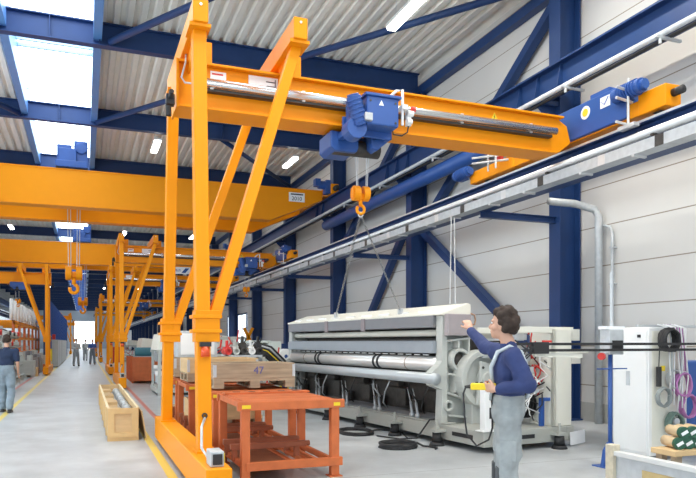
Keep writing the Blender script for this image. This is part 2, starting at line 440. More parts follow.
# ------------------------------------------------------------------ semi gantry crane
def make_gantry():
    g = thing('semi_gantry_crane','yellow semi gantry crane standing nearest, beside the orange racks','crane',(1.18,8.85,0))
    b = MB(); b.box(-.12,.13,-2.5,2.45,.06,.4); b.build('base_beam', YEL, g, bevel=.012)
    for y in (-2.25, 2.2): MB().cyl((-.06,y,.1),(.07,y,.1),.1,n=18).build('wheel', DRK, g, True)
    for y0,y1,lx in ((-1.40,-1.02,.04),(1.68,1.16,-.02)):
        l = MB(); l.bar((lx,y0,.4),(lx+(.04-lx)*.6,y1,5.16),.15,.2,(0,1,0)); l.build('leg', YEL, g, bevel=.01)
        MB().box(lx-.1,lx+.12,y0-.16,y0+.16,.4,.425).build('foot_plate', YEL, g)
        z = 1.6; yy = y0+(y1-y0)*1.25/4.76
        s = MB(); s.box(lx-.095,lx+.175,yy-.115,yy+.115,1.6,1.95); s.box(lx-.125,lx+.195,yy-.135,yy+.135,1.86,1.90); s.box(lx-.125,lx+.195,yy-.135,yy+.135,1.70,1.74)
        s.build('leg_collar', YEL, g, bevel=.006)
        d = MB(); d.bar((lx+.08,yy,1.72),(1.20,y1,5.16),.125,.16,(0,1,0)); d.build('diagonal_brace', YEL, g, bevel=.01)
    for x in (.03, 1.20):
        c = MB(); c.box(x-.085,x+.085,-1.25,1.28,5.19,5.44); c.build('cross_beam', YEL, g, bevel=.008)
        p = MB(); p.box(x-.12,x+.12,-1.22,-.86,5.15,5.19); p.box(x-.12,x+.12,.88,1.24,5.15,5.19); p.each('joint_plate', YEL, g)
        bt = MB(); bt.cyl((x,-1.262,5.38),(x,-1.25,5.38),.016,n=8); bt.build('bolt', STL, g)
        q = MB()
        q.prism([(-.30,5.10),(-.30,5.19),(-.75,5.19),(-.45,4.95),(-.31,4.95)],'x',x-.01,x+.01)
        q.prism([(.05,5.10),(.05,5.19),(.7,5.19),(.35,4.85),(.06,4.85)],'x',x-.01,x+.01)
        q.box(x+.085,x+.11,-.36,.1,5.10,5.40); q.box(x+.085,x+.28,-.36,-.33,5.10,5.36)
        q.each('gusset_plate', YEL, g)
    gd = MB(); gd.box(-.10,5.70,-.30,.05,4.55,5.07); gd.box(-.12,5.74,-.38,.13,5.07,5.10); gd.box(-.12,5.62,-.36,.11,4.52,4.55)
    gd.prism([(5.70,4.55),(5.70,5.07),(5.86,4.98),(5.93,4.74),(5.9,4.70)],'y',-.29,.04)
    gd.build('girder', YEL, g, bevel=.006)
    MB().box(-.13,-.10,-.38,.15,4.5,5.10).build('end_plate', YEL, g)
    r = MB(); r.path([(.12,-.42,4.83),(5.55,-.42,4.83)],.055,12); r.build('festoon_rail', CHRM, g, True)
    r = MB(); r.box(.1,5.5,-.4,-.3,4.74,4.775); r.build('festoon_channel', DRK, g)
    r = MB()
    for x in (.3,1.5,2.7,3.9,5.1): r.box(x-.02,x+.02,-.42,-.30,4.76,4.9)
    r.each('festoon_bracket', STL, g)
    MB().path([(.12,-.4,4.80),(-.03,-.4,4.80),(-.07,-.4,4.86),(-.02,-.4,5.05),(.0,-.3,5.2)],.012,8).build('supply_cable', GAL, g)
    c = MB(); c.cb((-.2,-.34,4.58),(.10,.12,.12)); c.cyl((-.2,-.4,4.60),(-.2,-.5,4.64),.03,n=10); c.cyl((-.22,-.36,4.5),(-.22,-.36,4.38),.035,n=10); c.build('cable_clamp', BLK, g)
    MB().box(.30,.50,-.306,-.30,4.92,5.03).build('name_plate', PAP, g); 
    MB().box(.32,.46,-.309,-.306,4.985,5.005).build('plate_stripe', RED, g)
    MB().box(.79,1.18,-.306,-.30,4.90,5.05).build('load_plate', PAP, g)
    m = MB(); m.box(1.02,1.15,-.31,-.306,4.985,4.997); m.box(1.03,1.15,-.31,-.306,4.93,4.94); m.box(1.14,1.15,-.31,-.306,4.93,5.03); m.each('plate_print', CHAR, g)
    tri = MB().prism([(4.45,4.90),(4.59,4.90),(4.52,5.03)],'y',-.306,-.30).build('warning_triangle', YLW, g)
    MB().prism([(4.51,4.93),(4.53,4.96),(4.515,4.965),(4.525,5.0),(4.505,4.96),(4.52,4.955)],'y',-.31,-.306).build('warning_bolt', BLK, tri)
    # end carriage on the wall rail
    e = MB(); e.box(6.00,6.24,-1.9,2.7,4.75,4.96); e.build('end_carriage', YEL, g, bevel=.01)
    e = MB(); e.box(5.98,6.26,-2.1,-1.62,4.74,5.04); e.box(5.98,6.26,1.3,2.75,4.74,4.97); e.each('wheel_box', YEL, g, bevel=.015)
    for y in (-2.1, 2.75): MB().cyl((6.12,y,4.92),(6.12,y+(-.16 if y<0 else .16),4.92),.055,n=12).build('buffer', BLK, g, True)
    for y in (-1.86, 2.3): MB().cyl((6.07,y,4.80),(6.17,y,4.80),.095,n=18).build('wheel', DRK, g, True)
    cv = MB(); cv.box(5.94,6.20,-1.45,.05,4.77,5.27); cv.build('electric_cabinet', HBL, g, bevel=.015)
    MB().box(6.0,6.16,-1.05,-.65,5.27,5.36).build('junction_box', HBL, cv_o := g, bevel=.01)
    d = MB().cyl((5.935,-.62,5.10),(5.94,-.62,5.10),.10,n=24).build('round_badge', PAP, g)
    MB().cyl((5.931,-.62,5.10),(5.935,-.62,5.10),.06,n=16).build('badge_centre', YLW, d)
    d = MB().box(5.935,5.94,-1.14,-.94,5.05,5.21).build('check_sticker', PAP, g)
    k = MB(); k.bar((5.934,-.97,5.14),(5.934,-1.03,5.09),.004,.022,(1,0,0)); k.bar((5.934,-1.03,5.09),(5.934,-1.11,5.19),.004,.022,(1,0,0)); k.build('check_mark', INK, d)
    MB().box(5.935,5.94,-.10,.02,4.95,5.08).build('rating_label', YLW, g)
    for sy in (-1.52, 2.9):
        m = MB(); m.cyl((5.88,sy-.28,4.97+(.13 if sy<0 else 0)),(5.88,sy+.22,4.97+(.13 if sy<0 else 0)),.10,n=18)
        zz = 4.97+(.13 if sy<0 else 0)
        for k in range(7): m.ring((5.88,sy-.2+k*.05,zz),(5.88,sy-.18+k*.05,zz),.118,.09,18)
        m.box(5.9,6.05,sy+.0,sy+.25,zz-.09,zz+.09); m.cyl((5.88,sy-.34,zz),(5.88,sy-.28,zz),.07,n=14)
        m.build('drive_motor', HBL, g)
    a = MB(); a.cyl((5.83,-1.6,4.6),(5.83,-1.6,5.25),.018,n=8)
    for z in (4.62,4.95,5.10): a.cyl((5.6,-1.62,z),(5.95,-1.55,z),.02,n=8)
    a.cb((5.83,-1.6,4.58),(.1,.3,.05)); a.build('collector_arm', STL, g)
    a = MB(); a.cyl((5.75,1.5,4.75),(5.75,1.5,5.2),.018,n=8); a.cyl((5.75,1.75,4.75),(5.75,1.75,5.1),.018,n=8)
    for z in (4.9,5.0): a.cyl((5.5,1.9,z),(5.95,1.4,z),.02,n=8)
    a.build('collector_arm', STL, g)
    MB().cb((5.9,1.6,5.0),(.1,.1,.14)).build('limit_switch', RED, g)
    # foot of the front leg
    p = MB(); p.box(-.06,.07,-2.40,-2.15,.4,.55); p.build('drive_box', GAL, g, bevel=.01)
    MB().cb((.005,-2.41,.475),(.09,.02,.10)).build('key_switch', BLK, g)
    MB().box(.07,.075,-2.40,-2.15,.43,.53).build('switch_label', YLW, g)
    MB().path([(.03,-1.52,.78),(-.02,-1.62,.70),(-.05,-1.8,.50),(-.02,-2.0,.43),(.0,-2.16,.47)],.014,8).build('control_cable', GAL, g, True)
    MB().ring((.035,-1.50,.8),(.035,-1.46,.8),.03,.018,14).build('cable_gland', DRK, g)
    l = MB().cyl((.05,-1.43,1.44),(.05,-1.43,1.55),.05,.045,16).build('warning_lamp', LAMPR, g, True)
    MB().box(-.01,.11,-1.47,-1.36,1.55,1.6).build('lamp_base', BLK, l)
    return g
gan = make_gantry()

def make_hoist():
    # origin on the girder underside, under the crane girder axis
    h = thing('electric_hoist','blue electric hoist hanging on the nearest girder, ropes down to the yellow hook','hoist',(3.55,8.73,4.52))
    b = MB(); b.box(-.12,.34,-.66,-.36,-.07,.31); b.build('control_cabinet', HBL, h, bevel=.02)
    lid = MB().box(-.15,.37,-.69,-.36,.30,.34).build('cabinet_lid', HBL, h, bevel=.01)
    MB().prism([(.05,.19),(.12,.19),(.085,.26)],'y',-.665,-.66).build('warning_sign', PAP, h)
    s = MB()
    for x in (-.07,.29):
        for z in (-.02,.24): s.cyl((x,-.668,z),(x,-.66,z),.015,n=8)
    s.each('screw', DRK, h)
    m = MB(); m.cyl((-.30,-.62,.27),(-.18,-.58,-.08),.10,n=20); m.cyl((-.24,-.62,-.12),(-.24,-.40,-.12),.14,n=22)
    m.bar((-.24,-.5,.22),(-.24,-.5,-.15),.16,.2,(0,1,0)); m.cyl((-.31,-.625,.30),(-.30,-.62,.27),.08,n=16)
    for k in range(6): m.ring((-.295+.018*k,-.618+.006*k,.24-.052*k),(-.287+.018*k,-.615+.006*k,.225-.052*k),.114,.09,20)
    m.build('gear_motor', HBL, h, bevel=.008)
    MB().box(-.17,-.06,-.72,-.62,-.04,.06).build('plug_box', GAL, h, bevel=.01)
    f = MB(); f.box(-.36,.36,-.40,-.36,-.16,.08); f.box(-.36,.36,.16,.20,-.16,.08); f.box(-.34,-.26,-.38,.18,-.17,-.08); f.box(.26,.34,-.38,.18,-.17,-.08); f.build('trolley_frame', HBL, h, bevel=.01)
    d = MB(); d.cyl((-.36,-.02,-.22),(.32,-.02,-.22),.11,n=22); d.build('rope_drum', DRK, h, True)
    d = MB(); d.prism([(-.44,-.26),(-.37,-.31),(-.06,-.31),(-.03,-.24),(-.03,-.06),(-.44,-.04)],'y',-.16,.34); d.build('drum_housing', HBL, h, bevel=.02)
    d = MB(); d.prism([(.10,-.26),(.18,-.30),(.36,-.15),(.36,-.05),(.10,-.05)],'y',-.30,.1); d.build('gear_housing', HBL, h, bevel=.02)
    a = MB(); a.path([(.24,-.45,.34),(.38,-.5,.48),(.44,-.56,.48),(.44,-.56,.0)],.02,8); a.cb((.46,-.55,.24),(.08,.12,.06)); a.build('cable_arm', WHT, h)
    c = MB(); c.cyl((.50,-.6,.16),(.58,-.6,.16),.04,n=12); c.cyl((.49,-.6,.05),(.56,-.6,.05),.036,n=12); c.cb((.53,-.56,.1),(.06,.06,.2)); c.build('connector', WHT, h)
    MB().cyl((.55,-.6,.22),(.61,-.6,.22),.038,n=12).build('red_plug', RED, h)
    MB().path([(.53,-.56,0),(.52,-.55,-.08),(.46,-.5,-.12),(.36,-.45,-.1),(.32,-.45,.03)],.01,6).build('power_cable', BLK, h)
    r = MB()
    for x, X in ((-.03,-.03),(.13,.11)):
        for dx in (-.015,.015): r.cyl((x+dx,-.08,-.35),(X+dx*.6,-.1,-.82),.006,n=6)
    r.each('wire_rope', GAL, h)
    k = MB()
    for x in (-.05,.09): k.cyl((x-.04,-.1,-.86),(x+.04,-.1,-.86),.085,n=20); k.ring((x-.045,-.1,-.86),(x+.045,-.1,-.86),.105,.08,20)
    k.box(-.05,.09,-.14,-.06,-.95,-.86); hb = k.build('hook_block', YEL, h, bevel=.008)
    for x in (-.10,.14): MB().box(x-.008,x+.008,-.15,-.05,-.93,-.79).build('sheave_plate', YEL, hb)
    q = MB(); q.cyl((.02,-.1,-.94),(.02,-.1,-1.03),.028,n=12)
    q.path([(.02+.055*math.sin(a),-.1,-1.08+.06*math.cos(a)) for a in [i*2*PI*.86/18 for i in range(19)]],.022,10); q.build('hook', YEL, hb, True)
    return h
hoi = make_hoist()
# sling from the hook to the machine top
def chain(name, pts, r, m, par=None):
    b = MB(); 
    for p, q in zip(pts, pts[1:]):
        p, q = Vector(p), Vector(q); d = q-p; n = max(1,int(d.length/.09))
        for i in range(n):
            a = p+d*(i/n); c = p+d*((i+1.25)/n); u = d.normalized().orthogonal() if i%2 else d.normalized().cross(d.normalized().orthogonal())
            for s in (-1,1): b.cyl(a+u*s*r*.9, c+u*s*r*.9, r*.5, n=5)
    return b.build(name, m, par)

# further gantries on the right (yellow legs along the aisle)
for y, lab, hx in ((26.2,'yellow semi gantry crane second along the aisle, behind the long wooden crate',4.55),
                   (36.6,'yellow semi gantry crane third along the aisle on the right',2.7),
                   (58.,'small yellow semi gantry crane far down the aisle on the right',3.2),
                   (80.,'farthest yellow semi gantry crane on the right of the aisle',3.2)):
    copy_tree(gan, (1.18,y,0), label=lab)
    h = copy_tree(hoi, (1.18+hx+.15,y-.12,4.52), label={26.2:'blue hoist on the second gantry girder, just right of the near diagonal brace',36.6:'blue hoist with white sign above it, seen between the near gantry legs',58.:'small distant blue hoist on the far gantry girder',80.:'tiny blue hoist on the farthest right gantry'}[y])
    if y == 36.6:
        s = MB().box(-.12,1.12,-.76,-.74,.62,.98).build('name_sign', PAP, h)
        text('ABUS','sign_lettering',INK,s,(.42,-.765,.8),(PI/2,0,0),.17)
        MB().prism([(.66,.68),(.86,.68),(1.06,.92),(.86,.92)],'y',-.768,-.76).build('sign_emblem', HBL, s)
for y, lab in ((37.4,'yellow semi gantry crane left of the aisle behind the grey cantilever racks'),(97.,'distant yellow semi gantry crane on the left of the aisle'),(130.,'farthest yellow gantry at the left of the bright doorway')):
    copy_tree(gan, (-1.72,y,0), PI, lab)
    copy_tree(hoi, (-3.1,y,4.52), PI, {37.4:'blue hoist on the left gantry above the grey rack',97.:'small blue hoist on the distant left gantry',130.:'tiny blue hoist on the farthest left gantry'}[y])

# ------------------------------------------------------------------ bridge cranes
def make_bridge():
    g = thing('bridge_crane','huge yellow double girder bridge crane spanning the hall overhead, marked 2010','crane',(0,25.6,0))
    for y in (-1.6, 1.25):
        m = MB(); m.prism([(-9.6,6.95),(-7.8,6.1),(6.4,6.1),(8.35,6.95),(8.35,7.28),(-9.6,7.28)],'y',y,y+.5)
        m.box(-9.6,8.4,y-.03,y+.53,7.28,7.31); m.box(-7.8,6.4,y-.03,y+.53,6.08,6.1); m.build('girder', YEL, g)
        MB().box(-9.5,8.3,y+.2,y+.27,7.31,7.36).build('trolley_rail', STL, g)
    for x in (8.62,-9.7):
        e = MB(); e.box(x-.14,x+.14,-2.3,2.4,7.09,7.45); e.build('end_carriage', YEL, g, bevel=.02)
        for y in (-2.3,2.4): MB().cyl((x,y,7.27),(x,y+(-.2 if y<0 else .2),7.27),.1,n=14).build('buffer', BLK, g, True)
    m = MB(); m.cyl((8.05,-2.05,7.42),(8.45,-2.05,7.42),.15,n=18); m.box(7.9,8.1,-2.2,-1.9,7.35,7.62); m.box(8.3,8.48,-2.2,-1.85,7.1,7.6); m.build('drive_motor', HBL, g, bevel=.01)
    p = MB().box(7.05,7.66,-1.612,-1.60,6.82,7.16).build('number_plate', PAP, g)
    text('2010','plate_number',CHAR,p,(7.355,-1.615,6.93),(PI/2,0,0),.20)
    MB().box(7.12,7.6,-1.616,-1.612,7.07,7.12).build('plate_heading', CHAR, p)
    tri = MB().prism([(3.55,6.42),(3.85,6.42),(3.7,6.7)],'y',-1.61,-1.60).build('warning_triangle', YLW, g)
    return g
bri = make_bridge()
copy_tree(bri, (0,43.2,0), label='second yellow bridge crane farther down the hall, behind the first')
def make_trolley():
    t = thing('crane_trolley','blue hoist trolley on top of the big bridge crane with ropes to a yellow hook','hoist',(-.35,25.6,7.36))
    b = MB(); b.box(-.55,.45,-1.7,1.7,0,.22); b.build('trolley_frame', HBL, t, bevel=.02)
    b = MB(); b.cyl((-.1,-1.1,.45),(-.1,1.0,.45),.32,n=24); b.build('rope_drum', HBL, t, True)
    b = MB(); b.box(-.5,-.05,-1.5,-.9,.2,.78); b.box(.02,.45,-1.45,-.95,.2,.95); b.cyl((.25,-1.5,.7),(.25,-.7,.7),.2,n=18); b.build('gear_motor', HBL, t, bevel=.03)
    b = MB(); b.box(-.45,.1,-1.68,-1.55,.2,.62); b.build('control_box', HBL, t, bevel=.02)
    r = MB()
    for x in (-.22,-.12,.12,.22): r.cyl((x,-.2,.2),(x*.8,-.2,-3.2),.012,n=6)
    r.each('wire_rope', GAL, t)
    k = MB()
    for x in (-.17,.17): k.cyl((x-.1,-.2,-3.35),(x+.1,-.2,-3.35),.25,n=22)
    k.box(-.28,.28,-.3,-.1,-3.5,-3.3); hb = k.build('hook_block', YEL, t, bevel=.02)
    q = MB(); q.cyl((0,-.2,-3.5),(0,-.2,-3.75),.07,n=12)
    q.path([(.13*math.sin(a),-.2,-3.9+.15*math.cos(a)) for a in [i*2*PI*.8/18 for i in range(19)]],.06,10); q.build('hook', YEL, hb, True)
    return t
tro = make_trolley()
copy_tree(tro, (-.1,43.2,7.36), label='second blue trolley on the farther bridge crane with a smaller looking yellow hook')

# ------------------------------------------------------------------ printing machine on its transport base
mc = thing('printing_machine','long grey printing machine with white roller on a low base, behind the man in navy','machine',(5.29,8.2,0),math.radians(6))
b = MB(); b.box(0,.14,0,7.45,.09,.31); b.box(1.6,1.75,0,7.45,.09,.31)
for y in (0,2.4,4.8,7.3): b.box(.14,1.6,y,y+.15,.09,.31)
b.box(.1,1.65,.1,7.3,.29,.315); b.box(.0,.22,.95,7.4,.315,.34); b.build('base_frame', GRY, mc, bevel=.01)
s = MB(); s.box(.45,.95,-.006,0,.17,.23); s.box(-.006,0,.25,.75,.18,.24); s.each('base_slot', BLK, mc)
for y in (1.0,2.25,3.5,4.9,6.3):
    f = MB(); f.box(-.2,0,y-.09,y+.09,.21,.25); f.cyl((-.11,y,.06),(-.11,y,.40),.02,n=10); f.cyl((-.11,y,.255),(-.11,y,.30),.045,n=6); f.build('levelling_bracket', GRY, mc)
    f = MB(); f.cyl((-.11,y,0),(-.11,y,.05),.12,.10,20); f.cyl((-.11,y,.05),(-.11,y,.20),.08,.07,16); f.build('levelling_foot', BLK, mc, True)
for x in (.35,1.35):
    f = MB(); f.box(x-.09,x+.09,-.17,0,.20,.24); f.cyl((x,-.1,.06),(x,-.1,.38),.02,n=10); f.build('levelling_bracket', GRY, mc)
    f = MB(); f.cyl((x,-.1,0),(x,-.1,.05),.12,.1,20); f.cyl((x,-.1,.05),(x,-.1,.19),.08,.07,16); f.build('levelling_foot', BLK, mc, True)
def side_frame(y0, y1):
    b = MB()
    b.prism([(.0,.31),(.03,.85),(-.16,.92),(-.18,1.12),(-.02,1.24),(.02,1.30),(.03,2.02),(.13,2.02),(.13,.31)],'y',y0,y1)      # front post
    b.box(.13,.52,(y0+y1)/2,y1,.31,2.02)
    m = y0-.07
    for (x0,z0,x1,z1) in ((.12,1.62,.5,1.66),(.12,1.10,.5,1.04),(.12,.80,.55,.66),(.5,.36,.5,1.95),(.14,.45,.5,.40),(.24,.8,.24,1.08),(.3,1.5,.3,1.62),(.5,.95,.62,.55)):
        b.bar((x0,m+.04,z0),(x1,m+.04,z1),.13,.04,(0,1,0)) if False else b.bar((x0,(m+y1)/2,z0),(x1,(m+y1)/2,z1),.035,y1-m,(0,1,0))
    for x,z,r in ((.33,1.82,.13),(.32,1.32,.18)): b.ring((x,m-.03,z),(x,y1,z),r,r*.74,26)
    b.ring((.13,m+.02,.6),(.13,y1,.6),.09,.05,18)
    return b
side_frame(1.05,1.22).build('side_frame', LGY, mc, bevel=.008)
side_frame(7.15,7.32).build('side_frame', LGY, mc, bevel=.008)
r = MB(); 
for x,z,rr in ((.33,1.82,.07),(.32,1.32,.09)): r.cyl((x,1.0,z),(x,1.2,z),rr,n=20)
r.each('bearing_hub', DRK, mc, True)
c = MB(); c.prism([(-.02,2.02),(-.02,2.05),(.12,2.09),(.50,2.22),(.56,2.20),(.56,2.02)],'y',1.02,7.3); c.build('top_cover', CRM, mc, bevel=.01)
s = MB()
for k in range(9): s.box(.1,.13,1.5+k*.66,1.85+k*.66,2.085,2.112)
s.each('cover_tab', WHT, mc)
MB().box(-.04,.32,1.22,7.2,1.83,2.02).build('upper_beam', DGY, mc, bevel=.01)
for y in (5.1,3.5): MB().box(-.055,-.035,y-.07,y+.07,1.80,2.03).build('beam_bracket', mat('mauve_grey',(.25,.21,.22),.5), mc)
MB().box(.05,.5,.92,1.04,1.70,2.04).build('end_block', mat('mauve_grey_light',(.36,.32,.33),.5), mc, bevel=.01)
h = MB(); h.path([(.53,.98,1.86),(.60,.98,1.88),(.62,.98,1.95),(.60,.98,2.03),(.53,.98,2.05)],.015,8); h.build('handle', SKIN if False else mat('bronze_handle',(.35,.20,.12),.4), mc, True)
MB().box(.40,.46,1.2,7.2,.31,2.02).build('back_plate', DRK, mc)
MB().cyl((.15,1.2,1.745),(.15,7.2,1.745),.055,n=20).build('upper_roller', CRM, mc, True)
p = MB(); p.box(-.05,.06,1.2,7.2,1.42,1.60); p.box(-.03,.2,1.2,7.2,1.60,1.62); p.build('front_panel', BGY, mc, bevel=.015)
s = MB()
for k in range(22): s.box(-.0,.02,1.4+k*.26,1.55+k*.26,1.385,1.40)
s.each('panel_tab', WHT, mc)
MB().cyl((.08,1.2,1.25),(.08,7.15,1.25),.118,n=28).build('main_roller', SLV, mc, True)
for y in (3.05,5.6):
    q = MB(); q.ring((.08,y-.10,1.25),(.08,y-.05,1.25),.135,.1,24); q.ring((.08,y+.05,1.25),(.08,y+.10,1.25),.135,.1,24); q.box(.1,.38,y-.07,y+.07,1.2,1.3); q.build('roller_clamp', BLK, mc)
q = MB(); q.ring((.08,2.05,1.25),(.08,2.07,1.25),.121,.1,24); q.ring((.08,6.3,1.25),(.08,6.32,1.25),.121,.1,24); q.each('roller_seam', mat('seam_brown',(.35,.25,.18),.6), mc)
MB().cyl((-.13,.98,1.03),(-.13,7.38,1.03),.088,n=24).build('front_tube', mat('silver_tube',(.47,.51,.53),.3,.3,.05), mc, True)
for k, y in enumerate((1.75,3.0,4.3,5.6,6.6)):
    for dy, dx in ((0,0),(.2,.02)):
        c = MB(); c.cyl((.03+dx,y+dy,.40),(.10+dx,y+dy+.16,.58),.022,n=10); c.cyl((.10+dx,y+dy+.16,.58),(.2+dx,y+dy+.42,.80),.010,n=8); c.cyl((.03+dx,y+dy-.03,.38),(.03+dx,y+dy+.04,.38),.035,n=10)
        c.build('hydraulic_cylinder', GAL, mc, True)
    c = MB(); c.path([(.1,y+.1,.6),(.05,y+.25,.75),(.15,y+.45,.85),(.3,y+.7,.88)],.014,6); c.path([(.12,y-.2,.9),(.05,y-.15,.7),(.1,y+.0,.5),(.2,y+.05,.4)],.012,6); c.each('hydraulic_hose', GAL if k%2 else BLK, mc, True)
    c = MB(); c.cb((.33,y-.35,.62),(.14,.3,.3)); c.cyl((.3,y-.3,.85),(.3,y+.1,.85),.07,n=12); c.cb((.3,y+.45,.5),(.12,.2,.2)); c.each('gearbox', DRK, mc, bevel=.01)
tr = MB(); tr.prism([(.16,.34),(.40,.34),(.40,.40)],'y',1.3,7.1); tr.build('drip_tray', DGY, mc)
# rear unit on the right hand end
b = MB(); b.ring((.68,.80,1.02),(.68,1.05,1.02),.46,.36,36); b.cyl((.68,.88,1.02),(.68,1.05,1.02),.38,n=30); b.box(.45,1.1,.85,1.05,.31,.75)
b.cyl((.68,.70,1.02),(.68,.9,1.02),.12,n=20); b.prism([(.55,1.3),(.97,1.2),(1.0,.62),(.77,.5),(.47,.62)],'y',.74,.80); b.build('gear_housing', LGY, mc, bevel=.012)
b = MB()
for x,z in ((.58,1.20),(.93,1.13),(.95,.7),(.54,.7),(.76,1.20),(.74,.6)): b.cyl((x,.73,z),(x,.745,z),.022,n=8)
b.each('bolt', DRK, mc)
b = MB(); b.box(.95,1.2,.55,.75,1.25,1.55); b.ring((1.07,.53,1.43),(1.07,.56,1.43),.06,.03,16); b.box(.98,1.16,.53,.56,1.27,1.33); b.build('valve_block', LGY, mc, bevel=.01)
pa = MB(); pa.box(.02,.17,.0,.12,.335,1.0); pa.box(-.03,.24,-.03,.16,.315,.335); pn = pa.build('control_post', WHT, mc, bevel=.01)
MB().cyl((.09,.05,1.0),(.09,.05,1.04),.025,n=10).build('stop_button', RED, pn)
MB().box(.10,.14,-.006,.0,.5,.66).build('socket_panel', BLK, pn)
e = MB(); e.box(1.36,1.72,.02,.10,.315,1.80); e.box(1.36,1.41,.02,.55,.315,1.80); e.build('end_panel', CRM, mc, bevel=.01)
e = MB(); e.box(.5,1.80,.06,.16,1.74,1.83); e.box(.6,1.78,.9,1.0,1.74,1.83); e.box(1.78,1.98,.1,.14,1.62,1.80); e.box(1.70,2.15,.08,.3,1.42,1.46); e.box(1.8,2.0,.1,.14,1.26,1.42); e.build('top_rail', CRM, mc, bevel=.006)
R.seed(5)
g = MB()
for k in range(46):
    x,y,z = R.uniform(.75,1.4),R.uniform(.15,1.0),R.uniform(.85,1.7)
    if k%3==0: g.cyl((x,y,z),(x+R.uniform(.1,.4),y,z+R.uniform(-.05,.05)),R.uniform(.015,.04),n=8)
    else: g.cb((x,y,z),(R.uniform(.05,.22),R.uniform(.05,.15),R.uniform(.04,.14)))
for z in (1.12,1.35,1.5,1.62): g.box(.6,1.42,.75,.80,z,z+.035)
g.build('valve_rack', GAL, mc)
g = MB()
for k in range(9):
    x=R.uniform(1.0,1.38); y=R.uniform(.2,.5); z=R.uniform(.75,1.55)
    g.path([(x,y,z),(x+R.uniform(-.1,.1),y-.05,z+.12),(x+R.uniform(-.15,.15),y,z+.26),(x+R.uniform(-.1,.2),y+.1,z+.18)],.013,6)
g.each('red_hose', RED, mc, True)
g = MB()
for k in range(16):
    x=R.uniform(.9,1.4); y=R.uniform(.1,.5); z=R.uniform(.7,1.65)
    g.path([(x,y,z),(x+R.uniform(-.2,.2),y-.05,z-.15),(x+R.uniform(-.25,.25),y,z-.3),(x+R.uniform(-.1,.2),y+.1,z-.4)],.011,6)
g.each('black_hose', BLK, mc, True)
g = MB()
for k in range(12):
    x=R.uniform(.85,1.4); y=R.uniform(.05,.4); z=R.uniform(.6,1.5)
    g.path([(x,y,z),(x+R.uniform(-.2,.2),y-.05,z-.12),(x+R.uniform(-.25,.25),y,z-.25)],.009,6)
g.each('white_cable', WHT, mc, True)
g = MB(); g.cyl((1.05,.6,.62),(1.42,.6,.62),.2,n=22)
for k in range(6): g.ring((1.08+k*.06,.6,.62),(1.10+k*.06,.6,.62),.23,.18,22)
g.build('motor', BLK, mc)
g = MB(); g.box(1.18,1.24,.1,.16,.32,.75); g.box(1.18,1.42,.1,.16,.70,.75); g.build('pipe_frame', HBL, mc)
g = MB(); g.cb((1.2,.9,.9),(.5,.3,.5)); g.cb((1.1,1.3,1.2),(.8,.2,.9)); g.build('inner_housing', DRK, mc)
rear = MB(); rear.box(.5,1.7,1.25,7.2,.32,1.5); rear.box(.6,1.5,1.4,7.0,1.5,1.75); rear.build('rear_housing', GRY, mc, bevel=.02)
q = MB(); q.bar((1.62,-.05,.12),(1.98,.0,.14),.012,.2); lb = q.build('paper_sheet', PAP, mc)
b = MB(); b.path([(.6,-.06,.5),(.4,-.1,.35),(.45,-.15,.2),(.3,-.2,.08),(.1,-.25,.03)],.012,6); b.path([(.2,-.02,.35),(.25,-.1,.15),(.3,-.16,.05),(.5,-.2,.02)],.01,6); b.each('white_cable', WHT, mc, True)

ch = thing('chain_sling','steel chain sling from the yellow hook down to the machine top','chain sling',(0,0,0))
hk = (3.57,8.63,3.37)
MB().ring((3.57,8.62,3.37),(3.57,8.64,3.37),.04,.027,18).build('master_ring', STL, ch)
for p in ((4.86,13.08,2.16),(5.14,10.6,2.14)): chain('chain_leg',[hk,p],.011,mat('dull_chain',(.30,.31,.31),.45,.4),ch); MB().cb(p,(.06,.12,.10)).build('chain_shackle', GAL, ch, bevel=.01)
ch = thing('wire_sling','pair of thin slings from the cable tray down to the right end of the machine','sling',(0,0,0))
for a,p in (((6.88,11.85,4.1),(5.56,9.62,2.22)),((6.95,11.85,4.1),(5.62,9.55,2.22))): MB().cyl(a,p,.012,n=6).build('sling_leg', GAL, ch)

# ------------------------------------------------------------------ coils of black cable on the floor
def coil(name, c, rx, ry, n, r, m, lab, tail, grp=None, seed=1):
    rr = random.Random(seed); P = []
    for i in range(n*20):
        a = 2*PI*i/20; k = 1-.1*rr.random(); P.append((rx*k*math.cos(a), ry*k*math.sin(a), r+ (i//20)*r*.9))
    P += tail
    return tag(MB().path(P,r,6).build(name,m,smooth=True,loc=c),lab,'cable',grp)
coil('cable_coil',(4.42,10.9,0),.30,.42,4,.014,BLK,'loose ring of black cable on the floor nearer the orange rack',[(.5,.2,.02),(.7,.0,.014),(.75,-.3,.014),(.55,-.9,.014)],seed=2)
coil('cable_coil',(4.42,9.2,0),.30,.27,5,.016,BLK,'thick coil of black cable on the floor in front of the machine base',[(.35,-.15,.03),(.5,-.32,.016),(.42,-.4,.016)],seed=3)
tag(MB().path([(4.6,10.4,.016),(4.8,9.9,.016),(5.0,9.7,.05),(5.12,9.5,.36),(5.3,9.3,.4)],.014,6).build('black_cable',BLK,smooth=True),'single black cable curving from the machine base to the floor','cable')

